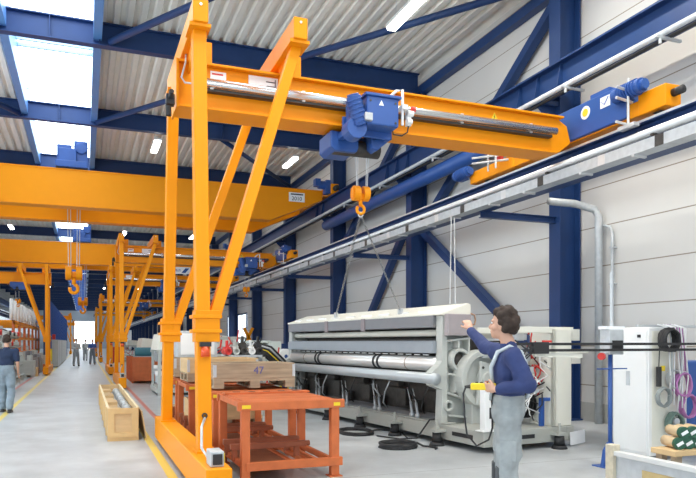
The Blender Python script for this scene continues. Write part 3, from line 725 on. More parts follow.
# ------------------------------------------------------------------ orange racks with pallets
def make_rack():
    r = thing('stacking_rack','','rack',(1.65,7.5,0))
    W, D, H = 1.18, 1.42, .92
    for x in (0,W-.1):
        for y in (0,D-.1):
            l = MB(); l.box(x,x+.1,y,y+.1,0.012,H); l.build('leg', ORG, r, bevel=.008)
            MB().box(x-.03,x+.13,y-.03,y+.13,0,.012).build('foot_plate', ORG, r)
    f = MB(); f.box(-.05,W+.06,-.02,.04,H-.1,H); f.box(-.02,W+.02,D-.05,D,H-.1,H); f.box(0,.05,.04,D-.05,H-.08,H-.01); f.box(W-.05,W,.04,D-.05,H-.08,H-.01); f.build('top_frame', ORG, r, bevel=.006)
    d = MB()
    for k in range(4): d.box(.05,W-.05,.05+k*.33,.05+k*.33+.31,H-.025,H+.004)
    d.box(.02,W-.02,D-.34,D-.18,H+.004,H+.03); d.build('top_deck', ORG, r, bevel=.004)
    s = MB()
    for k in range(5): s.box(.14+k*.2,.23+k*.2,D-.29,D-.24,H+.028,H+.034)
    s.each('deck_slot', BLK, r)
    lo = MB(); lo.box(.05,W+.04,-.01,.05,.13,.23); lo.box(.02,W-.02,D-.06,D-.01,.13,.23); lo.box(.03,.08,.04,D-.05,.14,.21); lo.box(W-.08,W-.03,.04,D-.05,.14,.21)
    for x in (.62,.78,.94): lo.box(x,x+.05,.05,D-.05,.15,.19)
    lo.build('bottom_frame', ORG, r, bevel=.005)
    lp = MB(); lp.box(.05,.62,.05,D-.06,.15,.17); lp.build('shelf_plate', mat('rusty_plate',(.30,.12,.06),.65,0,.35,5), r)
    c = MB()
    for y in (.5,.95): c.box(-.02,W-.25,y,y+.08,.30,.37); c.cyl((W-.27,y+.04,.335),(W-.2,y+.04,.335),.035,n=10)
    for y in (.5,.95): c.box(.0,.06,y,y+.08,.17,.30); c.box(W-.4,W-.34,y,y+.08,.17,.30)
    c.build('cross_channel', mat('dull_orange',(.36,.11,.05),.6,0,.25,6), r, bevel=.006)
    k = MB(); k.box(.0,.1,-.026,-.02,H-.075,H-.035); k.box(W-.08,W+.0,-.026,-.02,H-.075,H-.035); k.each('rack_sticker', YLW, r)
    return r
rk = make_rack(); rk['label'] = 'empty orange steel stacking rack nearest the viewer, beside the yellow crane foot'
copy_tree(rk,(1.62,9.15,0),label='orange stacking rack second in the row, under the pallet marked 47')
copy_tree(rk,(1.55,10.9,0),label='orange stacking rack third in the row, seen between the two yellow crane legs')
copy_tree(rk,(1.55,12.6,0),label='orange stacking rack last in the row, behind the rear yellow crane leg')
def make_pallet(x,y,z,lab):
    t = thing('wooden_pallet',lab,'pallet',(x,y,z)); 
    b = MB()
    for k in range(6): b.box(0,1.16,k*.16,k*.16+.12,.115,.137)
    for yy in (0,.4,.8): b.box(0,1.16,yy,yy+.12,.095,.115)
    b.each('deck_board', WOD if z<.5 else WO2, t)
    b = MB()
    for xx in (0,.51,1.02):
        for yy in (0,.4,.8): b.box(xx,xx+.14,yy,yy+.12,.022,.095)
        b.box(xx,xx+.14,0,.92,0,.022)
    b.each('pallet_block', WO2, t); return t
def make_collar(x,y,z,h,lab,ink=None,m=None):
    t = thing('pallet_collar',lab,'crate',(x,y,z)); m = m or WO2
    b = MB(); b.box(0,1.16,0,.025,0,h); b.box(0,1.16,.895,.92,0,h); b.box(0,.025,.025,.895,0,h); b.box(1.135,1.16,.025,.895,0,h); b.build('collar_boards', m, t, bevel=.004)
    k = MB()
    for xx in (-.004,1.124):
        for yy in (-.004,.884): k.box(xx,xx+.04,yy,yy+.04,.02,h-.02)
    k.each('corner_hinge', GAL, t)
    g = MB(); g.box(.025,1.135,.025,.895,.01,h*.8); g.build('crate_contents', WO2, t)
    if ink: text(ink,'painted_number',mat('faded_blue_paint',(.12,.12,.30),.8),t,(.63,-.003,h*.5),(PI/2,0,0),.15)
    return t
make_pallet(1.66,9.3,.954,'weathered pallet lying on the second orange rack'); make_collar(1.66,9.3,1.091,.21,'weathered wooden pallet collar with blue 47 painted on its side','47')
make_pallet(1.55,11.05,.954,'pale pallet on the third orange rack'); make_collar(1.55,11.05,1.091,.24,'pale wooden collar with a paper sheet, seen between the yellow crane legs',None,WOD)
make_pallet(1.55,12.75,.954,'pallet on the last orange rack behind the rear crane leg'); make_collar(1.55,12.75,1.091,.22,'grey weathered collar on the last orange rack',None,WO2)
make_pallet(1.6,10.95,.235,'pallet low inside the third orange rack'); make_collar(1.6,10.95,.372,.28,'pale wooden box on a pallet low inside the third orange rack',None,WOD)
make_pallet(1.6,12.65,.235,'pallet low inside the last orange rack'); 
g = thing('electric_enclosure','light grey steel box standing on the last pallet behind the crane legs','box',(1.62,12.9,1.311))
MB().box(0,.75,0,.5,0,.5).build('enclosure_body', GAL, g, bevel=.01); MB().box(.06,.69,-.012,0,.05,.45).build('enclosure_door', WHT, g, bevel=.004)
MB().box(.6,.63,-.03,-.012,.22,.3).build('handle', BLK, g)

# ------------------------------------------------------------------ long wooden crate in the aisle
cr = thing('packing_crate','long open plywood crate in the aisle holding grey machine parts','crate',(.58,11.45,0))
b = MB(); b.box(-.24,-.215,0,6.5,.06,.53); b.box(.215,.24,0,6.5,.06,.53); b.box(-.215,.215,0,.022,.06,.53); b.box(-.215,.215,6.478,6.5,.06,.53); b.box(-.24,.24,0,6.5,.05,.07); b.build('crate_walls', WOD, cr)
b = MB()
for y in (.0,3.2,6.4): b.box(-.24,.24,y,y+.1,0,.05)
for x in (-.235,.135): b.box(x,x+.1,-.02,0,.06,.53)
b.box(-.135,.135,-.02,0,.06,.14); b.box(-.135,.135,-.02,0,.44,.53)
for k in range(6):
    for x in (-.26,.24): b.box(x,x+.02,.3+k*1.15,.4+k*1.15,.06,.53)
b.each('crate_batten', mat('pine_batten',(.68,.47,.22),.7,0,.12,9), cr)
b = MB(); b.box(-.245,-.21,0,6.5,.53,.545); b.box(.21,.245,0,6.5,.53,.545); b.build('crate_rim', mat('fresh_cut_wood',(.80,.66,.42),.7,0,.08,9), cr)
b = MB(); b.box(-.215,.215,.1,6.4,.07,.34); b.build('padding', mat('foam_grey',(.55,.52,.48),.9,0,.2,10), cr)
for k in range(7):
    tg = MB()
    if k%2: tg.box(-.2,-.03,.35+k*.85,.85+k*.85,.34,.43)
    else: tg.box(-.19,.0,.3+k*.85,.9+k*.85,.34,.46)
    tag(tg.build('cardboard_box', WOD, loc=(.58,11.45,0)), 'small cardboard box inside the long plywood crate, left side', 'box', 'cardboard boxes in the long crate')
    sh = MB(); sh.cyl((.12,.25+k*.85,.40),(.12,.95+k*.85,.40),.06,n=14); sh.ring((.12,.5+k*.85,.40),(.12,.56+k*.85,.40),.085,.05,14)
    tag(sh.build('machine_shaft', GAL, loc=(.58,11.45,0), smooth=True), 'grey metal shaft piece packed in the long plywood crate, right side', 'machine part', 'shaft pieces in the long crate')
ld = MB().bar((.91,11.5,.235),(.91,13.2,.235),.02,.47,(-.16,0,1)).build('crate_lid', WOD)
tag(ld,'plywood crate lid leaning against the right side of the long crate','crate lid')

# ------------------------------------------------------------------ control cabinet corner on the right
cb = thing('control_cabinet','tall white control cabinet in the right foreground with hoses hanging on its side','cabinet',(7.06,6.93,0),math.radians(4))
MB().box(0,.74,0,.62,.06,1.80).build('cabinet_body', WHT, cb, bevel=.01)
MB().box(.03,.71,.03,.59,0,.06).build('plinth', DGY, cb)
MB().box(-.018,0,.03,.59,.10,1.76).build('cabinet_door', WHT, cb, bevel=.006)
MB().box(-.03,-.018,.12,.17,1.66,1.70).build('door_lock', BLK, cb)
MB().box(-.03,-.018,.30,.36,1.0,1.2).build('door_handle', GAL, cb)
MB().box(.05,.69,-.006,0,.10,1.75).build('side_panel', CRM, cb, bevel=.003)
k = MB(); k.box(.02,1.4,.2,.24,1.80,1.84); k.build('top_rail', GAL, cb)
def ringcoil(name, c, r, n, t, m, lab, seed, ax='y', cat='cable', grp=None):
    rr = random.Random(seed); P=[]
    for i in range(n*18+1):
        a = 2*PI*i/18+PI/2; k = r*(1-.12*rr.random()); d = (i/18)*t*.9-n*t*.45
        P.append((k*math.cos(a), d, k*1.1*math.sin(a)))
    return tag(MB().path(P,t,6).build(name,m,smooth=True,loc=c),lab,cat,grp)
ringcoil('hose_coil',(7.28,6.80,1.63),.14,7,.02,BLK,'thick coil of black tubing hanging at the top of the white cabinet',11)
ringcoil('cable_coil',(7.23,6.84,.86),.12,5,.013,mat('grey_cable',(.25,.28,.28),.5),'grey cable coil hanging halfway down the white cabinet side',12)
ringcoil('hose_coil',(7.60,6.88,1.02),.15,7,.014,PNK,'upper violet hose coil hanging right of the white cabinet',13)
ringcoil('hose_coil',(7.74,6.90,.72),.15,6,.014,PNK,'lower violet hose coil hanging right of the white cabinet',14)
ringcoil('hose_coil',(7.44,6.86,.50),.13,6,.018,mat('green_grey_hose',(.13,.20,.17),.5),'dark green hose coil hanging low on the white cabinet side',15)
ringcoil('cable_coil',(7.46,6.88,1.10),.12,6,.012,mat('pale_grey_cable',(.45,.46,.46),.5),'pale grey cable bundle hanging beside the violet coils',16)
def hang(pts, r, m, lab, name='hanging_cable', grp=None): return tag(MB().path(pts,r,6).build(name,m,smooth=True),lab,'cable',grp)
R.seed(9)
for k in range(7):
    x = 7.30+k*.05
    hang([(x-.02,7.0,1.84),(x,6.86,1.80),(x+.03,6.85,1.5),(x+.05+R.uniform(-.03,.05),6.85,1.1),(x+.03,6.86,.75+R.uniform(-.2,.2))],.010,[WHT,GAL,PAP][k%3],'pale cable draped over the top of the white cabinet and down its side',grp='pale cables over the cabinet')
for k in range(3):
    hang([(7.46+k*.05,7.05,1.84),(7.52+k*.05,6.9,1.78),(7.56+k*.04,6.88,1.5),(7.58+k*.04,6.88,1.2)],.012,PNK,'violet cable draped from the cabinet top to the violet coils',grp='violet cables from the cabinet top')
t = thing('hand_pendant','black hand control hanging from a cord on the white cabinet side','pendant control',(7.17,6.87,1.15))
MB().box(-.025,.025,-.03,.03,-.15,.12).build('pendant_body', BLK, t, bevel=.01); MB().box(.03,.09,-.02,.0,.06,.13).build('yellow_tag', YLW, t); MB().cyl((0,0,.12),(.02,0,.5),.008,n=6).build('cord', BLK, t)
MB().cyl((.24,-.02,-.62),(.24,-.08,-.62),.05,n=14).build('socket', GAL, t)
tag(MB().prism([(8.02,7.35),(8.8,7.35),(8.8,8.0),(8.02,8.0)],'z',.0,1.32).build('blue_bin',HBL,bevel=.03),'blue steel locker behind the violet hose coils at the right edge','locker')
# stand with switch box and the twin black rail
st = thing('switch_stand','blue floor stand with a grey switch box in front of the white cabinet','stand',(6.26,6.78,0))
MB().cyl((0,0,.03),(0,0,1.52),.028,n=14).build('post', HBL, st, True)
f = MB(); f.prism([(-.14,.0),(.14,.0),(.10,.22),(.03,.32),(-.03,.32),(-.10,.22)],'y',-.03,.03); f.box(-.15,.15,-.17,.17,0,.015); f.build('foot', HBL, st, bevel=.006)
MB().box(-.2,.26,-.02,.02,1.25,1.265).build('cross_bar', HBL, st)
b = MB(); b.box(-.1,.13,-.1,.08,1.44,1.76); sb = b.build('switch_box', GAL, st, bevel=.012)
MB().box(-.06,.1,-.115,-.1,1.50,1.62).build('box_window', BLK, sb)
MB().cyl((-.17,-.05,1.42),(-.23,-.09,1.42),.045,n=14).build('red_plug', RED, st); MB().cyl((-.1,-.02,1.43),(-.17,-.05,1.42),.04,n=12).build('plug_socket', GAL, st)
MB().box(-.14,.16,-.08,.06,1.76,1.80).build('clear_cover', PAP, st); MB().cyl((.02,0,1.8),(.02,0,2.5),.022,n=10).build('supply_pipe', GAL, st)
gr = thing('guide_rail','pair of parallel black horizontal rails at eye level across the right foreground','rail',(0,6.62,0))
for z in (1.575,1.50): MB().box(4.35,8.6,-.02,.02,z-.016,z+.016).build('rail_bar', BLK, gr)
for x in (5.05,): 
    k = MB(); k.box(x-.12,x+.1,-.05,.05,1.46,1.60); k.build('rail_carriage', BLK, gr, bevel=.008); MB().bar((x-.05,.03,1.45),(x+.65,.03,1.43),.02,.05).build('rail_shoe', CRM, gr)
MB().box(5.1,5.2,-.03,.03,1.595,1.62).build('red_marker', RED, gr)
# steel skip and reels at the lower right corner
sk = thing('steel_barrier','low galvanised steel barrier plate with a rusty end post in front of the white cabinet','barrier',(4.66,5.0,0))
b = MB(); b.box(0,.02,-3.2,0,.06,.55); b.build('barrier_plate', GAL, sk, bevel=.004)
b = MB(); b.box(-.03,.05,-3.2,.0,.53,.575); b.build('barrier_rim', mat('pale_galvanised',(.66,.67,.66),.45,.2), sk, bevel=.006)
b = MB(); b.box(-.04,.05,-.03,.07,.0,.63); b.box(-.1,.11,-.09,.13,0,.012); b.build('end_post', mat('rusty_white_post',(.56,.50,.38),.7,0,.45,14), sk, bevel=.006)
MB().box(-.006,0,-.75,-.35,.36,.45).build('rust_patch', mat('rusty_patch',(.50,.38,.18),.8,0,.3,12), sk)
wb_ = thing('reel_bench','low wooden bench under the green capped rolls beside the white cabinet','bench',(5.92,5.45,0))
b = MB(); b.box(0,1.1,0,.34,.36,.42); b.build('bench_top', WOD, wb_, bevel=.006)
for x in (.05,.97):
    for y in (.03,.23): MB().box(x,x+.08,y,y+.08,0,.36).build('leg', WO2, wb_)
n = 0
RP = [(6.06,.486),(6.195,.486),(6.33,.486),(6.465,.486),(6.127,.603),(6.262,.603),(6.397,.603)]
LB = ['bottom row leftmost','bottom row second from left','bottom row third from left','bottom row rightmost','top row leftmost','top row middle','top row rightmost']
re = None
for (x,z),lb_ in zip(RP,LB):
    lab = 'kraft roll with dark green capped end on the wooden bench, %s' % lb_
    if re is None:
        re = thing('capped_roll',lab,'roll',(x,5.52,z),math.radians(-18),'green capped rolls on the bench')
        MB().cyl((0,.02,0),(0,.30,0),.058,n=18).build('kraft_roll', TAN, re, True)
        c = MB().cyl((0,-.01,0),(0,.04,0),.066,n=20).build('end_cap', GRN, re)
        MB().bar((-.035,-.013,-.02),(.035,-.013,.02),.003,.035,(0,0,1)).build('white_label', PAP, c)
    else: copy_tree(re,(x,5.52,z),label=lab)

# ------------------------------------------------------------------ people
def person(name, label, loc, rz, H, J, mats, vox, fingers=None, hairlen=1.0, extra=None):
    """J: joints in metres for a 1.80 m figure, x forward, y to the figure's left"""
    p = thing(name,label,'person',loc,rz); k = H/1.8
    p.scale = (k,k,k)
    V = {a:Vector(b) for a,b in J.items()}
    hd = V['head']; nk = V['neck']; ch = V['chest']; pv = V['pelvis']
    face = V.get('look', Vector((1,0,0))).normalized(); side = Vector((0,0,1)).cross(face).normalized(); upv = face.cross(side)
    rot = Matrix((face,side,upv)).transposed()
    F = lambda x,y,z: hd+rot@Vector((x,y,z))
    b = MB()
    # head, neck, face
    b.ell(F(-.01,0,.025),(.098,.077,.10),rot); b.ell(F(.03,0,-.055),(.062,.056,.065),rot); b.ell(F(.055,0,-.095),(.03,.034,.026),rot)
    b.ell(F(.098,0,-.03),(.021,.013,.015),rot,10,7); b.cap(F(.088,0,.012),F(.104,0,-.026),.009,.012,8)
    for s in (-1,1):
        b.ell(F(-.005,s*.079,-.015),(.024,.010,.034),rot,10,7); b.ell(F(.077,s*.033,.026),(.018,.028,.010),rot,10,7); b.ell(F(.06,s*.045,-.03),(.03,.022,.025),rot,10,7)
    b.ell(F(.083,0,-.062),(.014,.026,.007),rot,10,6); b.ell(F(.080,0,-.075),(.014,.022,.008),rot,10,6)
    b.cap(F(-.02,0,-.06),nk,.054,.062)
    # trunk and limbs under the clothes
    b.cap(nk,ch,.062,.12); b.ell(ch,(.11,.17,.17)); b.ell((ch+pv)/2,(.10,.145,.2)); b.ell(pv,(.10,.15,.13))
    for s in 'lr':
        sh,el,wr = V['sh_'+s],V['el_'+s],V['wr_'+s]
        b.cap(ch+(sh-ch)*.4,sh,.10,.06); b.cap(sh,el,.05,.042); b.cap(el,wr,.041,.028)
        hp,kn,an = V['hip_'+s],V['kn_'+s],V['an_'+s]
        b.cap(hp,kn,.085,.055); b.cap(kn,an,.056,.038); b.cap(an,an+Vector((.13,0,-.035)),.04,.03)
        # hand
        d = (wr-el).normalized(); hn = V.get('hn_'+s)
        hdirn = (hn-wr).normalized() if hn else d
        sd = V.get('hs_'+s, Vector((0,0,1))); sd = (sd-hdirn*sd.dot(hdirn)).normalized(); pn = hdirn.cross(sd)
        curl = V['cu_'+s].x if ('cu_'+s) in V else .6
        M3 = Matrix((hdirn,sd,pn)).transposed()
        b.cap(wr,wr+hdirn*.03,.027,.028,8); b.ell(wr+hdirn*.055,(.048,.042,.016),M3)
        if fingers:
            pal = V.get('pd_'+s, Vector((1,0,0))); pal = (pal-hdirn*pal.dot(hdirn)-sd*pal.dot(sd)); pal = pal.normalized() if pal.length>1e-4 else pn
            for i,(o,L) in enumerate(((.031,.068),(.011,.078),(-.010,.072),(-.030,.056))):
                q = wr+hdirn*.09+sd*o; ang = curl*.55; dd = hdirn*math.cos(ang)+pal*math.sin(ang)
                q1 = q+dd*L*.45; ang += curl*.9; dd = hdirn*math.cos(ang)+pal*math.sin(ang); q2 = q1+dd*L*.33; ang += curl*.7; dd = hdirn*math.cos(ang)+pal*math.sin(ang); q3 = q2+dd*L*.25
                b.cap(wr+hdirn*.06+sd*o*.8,q,.011,.0105,8); b.cap(q,q1,.0105,.0095,8); b.cap(q1,q2,.0095,.0085,8); b.cap(q2,q3,.0085,.0075,8)
            q = wr+hdirn*.035+sd*.03; q1 = wr+hdirn*.065+sd*.055+pal*.02; q2 = wr+hdirn*.095+sd*.052+pal*.042
            b.cap(q,q1,.013,.011,8); b.cap(q1,q2,.011,.009,8)
    b.build('body', mats['skin'], p, rem=vox)
    # eyes and brows
    for s in (-1,1):
        MB().ell(F(.083,s*.032,.008),(.009,.013,.008),rot,10,7).build('eye', PAP, p, True)
        MB().ell(F(.0915,s*.032,.008),(.003,.006,.006),rot,8,6).build('pupil', BLK, p, True)
    # hair
    h = MB(); rr = random.Random(3)
    for i in range(150):
        u = rr.uniform(-1,1); a = rr.uniform(0,2*PI); rad = math.sqrt(1-u*u)
        n = Vector((rad*math.cos(a),rad*math.sin(a),u))
        if n.z < -.62 or (n.x > .30 and n.z < .42) or (n.x > -.05 and n.z < -.1): continue
        h.ell(F(-.014+n.x*.100,n.y*.080,.028+n.z*.106),[rr.uniform(.020,.034)*hairlen]*3,None,8,6)
    h.ell(F(-.028,0,.035),(.098,.084,.103),rot)
    h.build('hair', mats['hair'], p, rem=max(vox,.008))
    # upper garment
    g = MB(); g.cap(nk+Vector((0,0,-.01)),ch,.072,.14); g.ell(ch,(.135,.19,.19)); g.ell(ch*.5+pv*.5+Vector((0,0,.03)),(.14,.175,.19)); g.ell(pv+Vector((0,0,.19)),(.138,.17,.07))
    for s in 'lr':
        sh,el,wr = V['sh_'+s],V['el_'+s],V['wr_'+s]
        g.cap(ch+(sh-ch)*.35+Vector((0,0,.02)),sh,.11,.076)
        if mats.get('short'):
            g.cap(sh,sh+(el-sh)*.75,.074,.066)
        else:
            g.cap(sh,el,.074,.062); g.cap(el,wr+(el-wr)*.08,.062,.045); m_ = (sh+el)/2; g.ell(el,(.068,.066,.07)); g.ell(m_+Vector((0,0,-.02)),(.07,.068,.075))
    g.build('sweatshirt' if not mats.get('short') else 'shirt', mats['top'], p, rem=max(vox,.010))
    # trousers
    g = MB(); g.ell(pv+Vector((0,0,.02)),(.142,.178,.15)); g.ell(pv+Vector((0,0,.11)),(.148,.178,.09))
    for s in 'lr':
        hp,kn,an = V['hip_'+s],V['kn_'+s],V['an_'+s]
        g.cap(hp,kn,.112,.088); g.cap(kn,an+Vector((0,0,.02)),.088,.082); g.ell((hp*.4+kn*.6)+Vector((-.015,0,0)),(.105,.10,.12)); g.ell(kn*.4+an*.6+Vector((-.02,0,0)),(.09,.086,.1))
    g.build('trousers', mats['legs'], p, rem=max(vox,.010))
    for s in 'lr':
        an = V['an_'+s]
        f = MB(); f.cap(Vector((an.x-.03,an.y,.05)),Vector((an.x+.17,an.y,.035)),.05,.036); f.box(an.x-.08,an.x+.2,an.y-.045,an.y+.045,0,.025); f.cap(an,Vector((an.x,an.y,.06)),.05,.05)
        f.build('shoe', BLK, p, rem=max(vox,.010))
    if fingers:
        for o in p.children:
            if o.name.split('.')[0] in ('trousers','sweatshirt','shirt'):
                tx = bpy.data.textures.get('cloth_folds')
                if not tx: tx = bpy.data.textures.new('cloth_folds','CLOUDS'); tx.noise_scale = .11; tx.noise_depth = 2
                d = o.modifiers.new('folds','DISPLACE'); d.texture = tx; d.texture_coords = 'LOCAL'; d.strength = .032 if o.name.startswith('trousers') else .022; d.mid_level = .5
    if extra: extra(p, V, F, rot)
    return p

def man_extra(p, V, F, rot):
    ch, pv = V['chest'], V['pelvis']
    # bib and straps of the dungarees
    s = MB()
    for y in (-.085,.095):
        s.path([(ch.x+.135,y,ch.z-.14),(ch.x+.147,y,ch.z+.02),(ch.x+.095,y*1.1,ch.z+.145),(ch.x+.0,y*1.15,ch.z+.195),(ch.x-.09,y*1.05,ch.z+.15),(ch.x-.147,y*.8,ch.z+.0),(ch.x-.15,y*.4,ch.z-.2),(pv.x-.15,y*.3,pv.z+.12)],.016,8)
    s.each('overall_strap', mat('pale_strap',(.50,.55,.58),.9), p, True)
    s = MB(); s.bar((ch.x+.135,-.02,ch.z-.13),(pv.x+.145,-.02,pv.z+.1),.24,.02,(1,0,0)); s.build('bib', DUN, p, bevel=.008)
    k = MB(); 
    for sd in 'lr': k.box(V['kn_'+sd].x+.06,V['kn_'+sd].x+.094,V['kn_'+sd].y-.055,V['kn_'+sd].y+.055,V['kn_'+sd].z-.10,V['kn_'+sd].z+.04)
    k.each('knee_patch', mat('grey_knee_pad',(.10,.105,.11),.9), p, bevel=.012)
    q = MB(); hp = V['hip_l']; q.box(hp.x-.06,hp.x+.07,hp.y+.098,hp.y+.112,hp.z-.30,hp.z-.14); q.build('leg_pocket', DUN, p, bevel=.006)
MAN = dict(head=(.055,0,1.69),look=(1,-.22,.10),neck=(.005,0,1.52),chest=(0,0,1.32),pevis=(0,0,0),pelvis=(.01,0,.97),
    sh_r=(.03,-.19,1.455),el_r=(.19,-.40,1.50),wr_r=(.335,-.60,1.655),hn_r=(.365,-.65,1.74),hs_r=(.8,.2,.0),pd_r=(.6,-.5,-.2),cu_r=(.75,0,0),
    sh_l=(-.02,.20,1.44),el_l=(-.14,.27,1.21),wr_l=(.10,.20,1.17),hn_l=(.19,.15,1.18),hs_l=(0,.35,1),pd_l=(.1,-1,.1),cu_l=(.9,0,0),
    hip_l=(.01,.095,.90),kn_l=(.02,.12,.50),an_l=(-.02,.13,.09),hip_r=(.01,-.095,.90),kn_r=(.05,-.12,.50),an_r=(.03,-.14,.09))
WR = math.radians(180-21.4-12)
PERSON_X, PERSON_Y = 3.37, 4.83
person('person','person in navy sweatshirt and grey work trousers reaching towards the machine, holding a yellow remote',(PERSON_X,PERSON_Y,0),WR,1.86,MAN,dict(skin=SKIN,hair=HAIR,top=SWT,legs=DUN),.007,True,1.25,man_extra)
# yellow remote in the left hand: placed from the same joints
pm = Matrix.Translation((PERSON_X,PERSON_Y,0)) @ Matrix.Rotation(WR,4,'Z') @ Matrix.Scale(1.86/1.8,4)
rc = pm @ Vector((.205,.115,1.185))
t = thing('pendant_control','yellow crane remote with black cable held in the left hand of the person in navy','remote control',rc,WR)
MB().box(-.10,.11,-.035,.035,-.028,.03).build('remote_body', YLW, t, bevel=.012)
k = MB()
for x in (-.06,-.02,.02,.06): k.cyl((x,-.012,.03),(x,-.012,.038),.012,n=10)
k.each('remote_button', BLK, t); MB().cyl((.11,0,0),(.16,0,-.005),.018,.012,n=10).build('cable_gland', BLK, t)
MB().path([(.15,0,-.005),(.17,.0,-.06),(.16,.02,-.25),(.14,.03,-.40),(.06,.0,-.50),(-.04,-.1,-.46),(-.07,-.12,-.36),(-.07,-.1,-.2),(-.06,-.02,-.04)],.008,8).build('remote_cable', BLK, t, True)

WALK = dict(head=(.05,0,1.685),look=(1,0,-.12),neck=(0,0,1.51),chest=(0,0,1.32),pelvis=(0,0,.96),
    sh_r=(0,-.2,1.44),el_r=(-.06,-.25,1.16),wr_r=(.06,-.24,.92),sh_l=(0,.2,1.44),el_l=(.05,.24,1.16),wr_l=(.2,.2,.98),
    hip_l=(0,.09,.9),kn_l=(.10,.10,.5),an_l=(.08,.10,.09),hip_r=(0,-.09,.9),kn_r=(-.02,-.11,.49),an_r=(-.2,-.11,.12))
person('person','person in dark navy T-shirt and jeans walking away at the left edge of the photo',(-1.66,17.1,0),math.radians(84),1.74,WALK,dict(skin=SKIN,hair=HAIR,top=NVY,legs=JEN,short=True),.012,True,.9)
S1 = dict(WALK); S1.update(wr_r=(.22,-.05,1.15),el_r=(.02,-.26,1.17),wr_l=(.22,.05,1.18),el_l=(.02,.26,1.17),an_l=(.02,.15,.09),kn_l=(.02,.12,.5),an_r=(-.02,-.15,.09),kn_r=(.0,-.12,.5))
person('person','person in light grey workwear standing in the middle of the aisle',(-.53,48.3,0),math.radians(-75),1.82,S1,dict(skin=SKIN,hair=mat('grey_hair',(.2,.17,.15),.8),top=mat('light_grey_shirt',(.48,.50,.50),.9),legs=mat('grey_trousers',(.38,.41,.42),.9)),.02,None,.8)
person('person','person in blue T-shirt and dark trousers standing at the right of the aisle',(.52,51.5,0),math.radians(-95),1.78,S1,dict(skin=SKIN,hair=HAIR,top=mat('royal_blue_shirt',(.06,.13,.40),.9),legs=mat('slate_trousers',(.20,.24,.28),.9),short=True),.02,None,.8)
person('person','faint person in pale clothes farthest down the aisle near the bright doorway',(.05,62,0),math.radians(90),1.8,WALK,dict(skin=SKIN,hair=HAIR,top=mat('pale_shirt',(.55,.58,.58),.9),legs=mat('pale_trousers',(.4,.43,.45),.9)),.025,None,.8)
# ------------------------------------------------------------------ windows far along the right wall
for i,y in enumerate((41.5,45.6,52.2,59.,65.)):
    o = struct(MB().box(9.46,9.49,y,y+1.9 if i else y+2.6,1.0,3.4).build('window_%d' % (20+i), WINP))
    f = MB(); e = 1.9 if i else 2.6
    for k in range(3): f.box(9.42,9.5,y+k*(e-.08)/2,y+k*(e-.08)/2+.08,1.0,3.4)
    f.box(9.42,9.5,y,y+e,.95,1.05); f.box(9.42,9.5,y,y+e,3.35,3.45); f.build('window_frame', BLU, o)

# ------------------------------------------------------------------ machine parts and units between racks and wall
def machine_unit(name, lab, x, y, rz, w, d, h, c1, c2, seed, hood=True, grp=None, cat='machine'):
    rr = random.Random(seed); t = thing(name,lab,cat,(x,y,0),rz,grp)
    b = MB(); b.box(0,w,0,d,.08,.22)
    for xx in (.03,w-.13):
        for yy in (.03,d-.13): b.box(xx,xx+.1,yy,yy+.1,0,.08); b.box(xx,xx+.08,yy,yy+.08,.22,h)
    b.box(0,w,0,.08,h-.08,h); b.box(0,w,d-.08,d,h-.08,h); b.build('frame', c1, t)
    if hood: MB().prism([(0,h),(w*.9,h),(w*.55,h+.42),(.1,h+.5)],'y',.05,d-.05).build('hood', c2, t, bevel=.02)
    b = MB()
    for k in range(3): b.cyl((.05,d*(.25+.25*k),.4+.22*k*h/1.5),(w-.05,d*(.25+.25*k),.4+.22*k*h/1.5),.07+.03*(k%2),n=14)
    b.each('roller', SLV, t, True)
    b = MB()
    for k in range(14): b.cb((rr.uniform(.1,w-.1),rr.uniform(.05,d-.05),rr.uniform(.3,h)),(rr.uniform(.06,.3),rr.uniform(.06,.3),rr.uniform(.05,.25)))
    b.each('inner_part', GAL if seed%2 else DRK, t)
    b = MB()
    for k in range(5):
        q=[rr.uniform(.1,w-.1),rr.uniform(-.02,.1),rr.uniform(.5,h)]; b.path([q,(q[0]+.1,q[1]-.03,q[2]-.2),(q[0]+.25,q[1],q[2]-.1),(q[0]+.3,q[1]+.05,q[2]+.2)],.018,6)
    b.each('hose', [BLK,RED][seed%2], t, True)
    return t
machine_unit('machine_module','grey machine module with black hoses behind the pallet collar marked 47',3.0,15.6,0,1.3,1.5,1.3,LGY,LGY,3,False)
machine_unit('machine_module','grey machine module with red hoses left of the light grey open cabinet',2.95,18.8,0,1.3,1.6,1.75,GRY,LGY,11,False)
machine_unit('machine_module','machine unit with pale sloping hood seen between the two near gantry legs',2.0,20.6,0,1.1,2.2,1.35,LGY,CRM,5)
machine_unit('machine_module','machine unit with pale sloping hood left of the rear yellow gantry leg',3.95,24.2,0,1.5,2.4,1.4,GRY,CRM,6)
machine_unit('machine_module','second hooded machine unit farther back along the right wall',4.6,27,0,1.6,2.6,1.4,LGY,LGY,7)
machine_unit('machine_module','distant machine unit standing under the far windows',6.2,36,0,1.8,3,1.4,GRY,LGY,8)
for k,(x,y) in enumerate(((2.6,35),(3.4,42),(4.4,50),(2.4,56),(3.6,64))):
    machine_unit('machine_module','distant grey machine unit along the right side of the aisle',x,y,0,1.6,3,1.3,[LGY,GRY,ORG][k%3],[CRM,LGY][k%2],20+k,k%2==0,'distant machine units on the right')
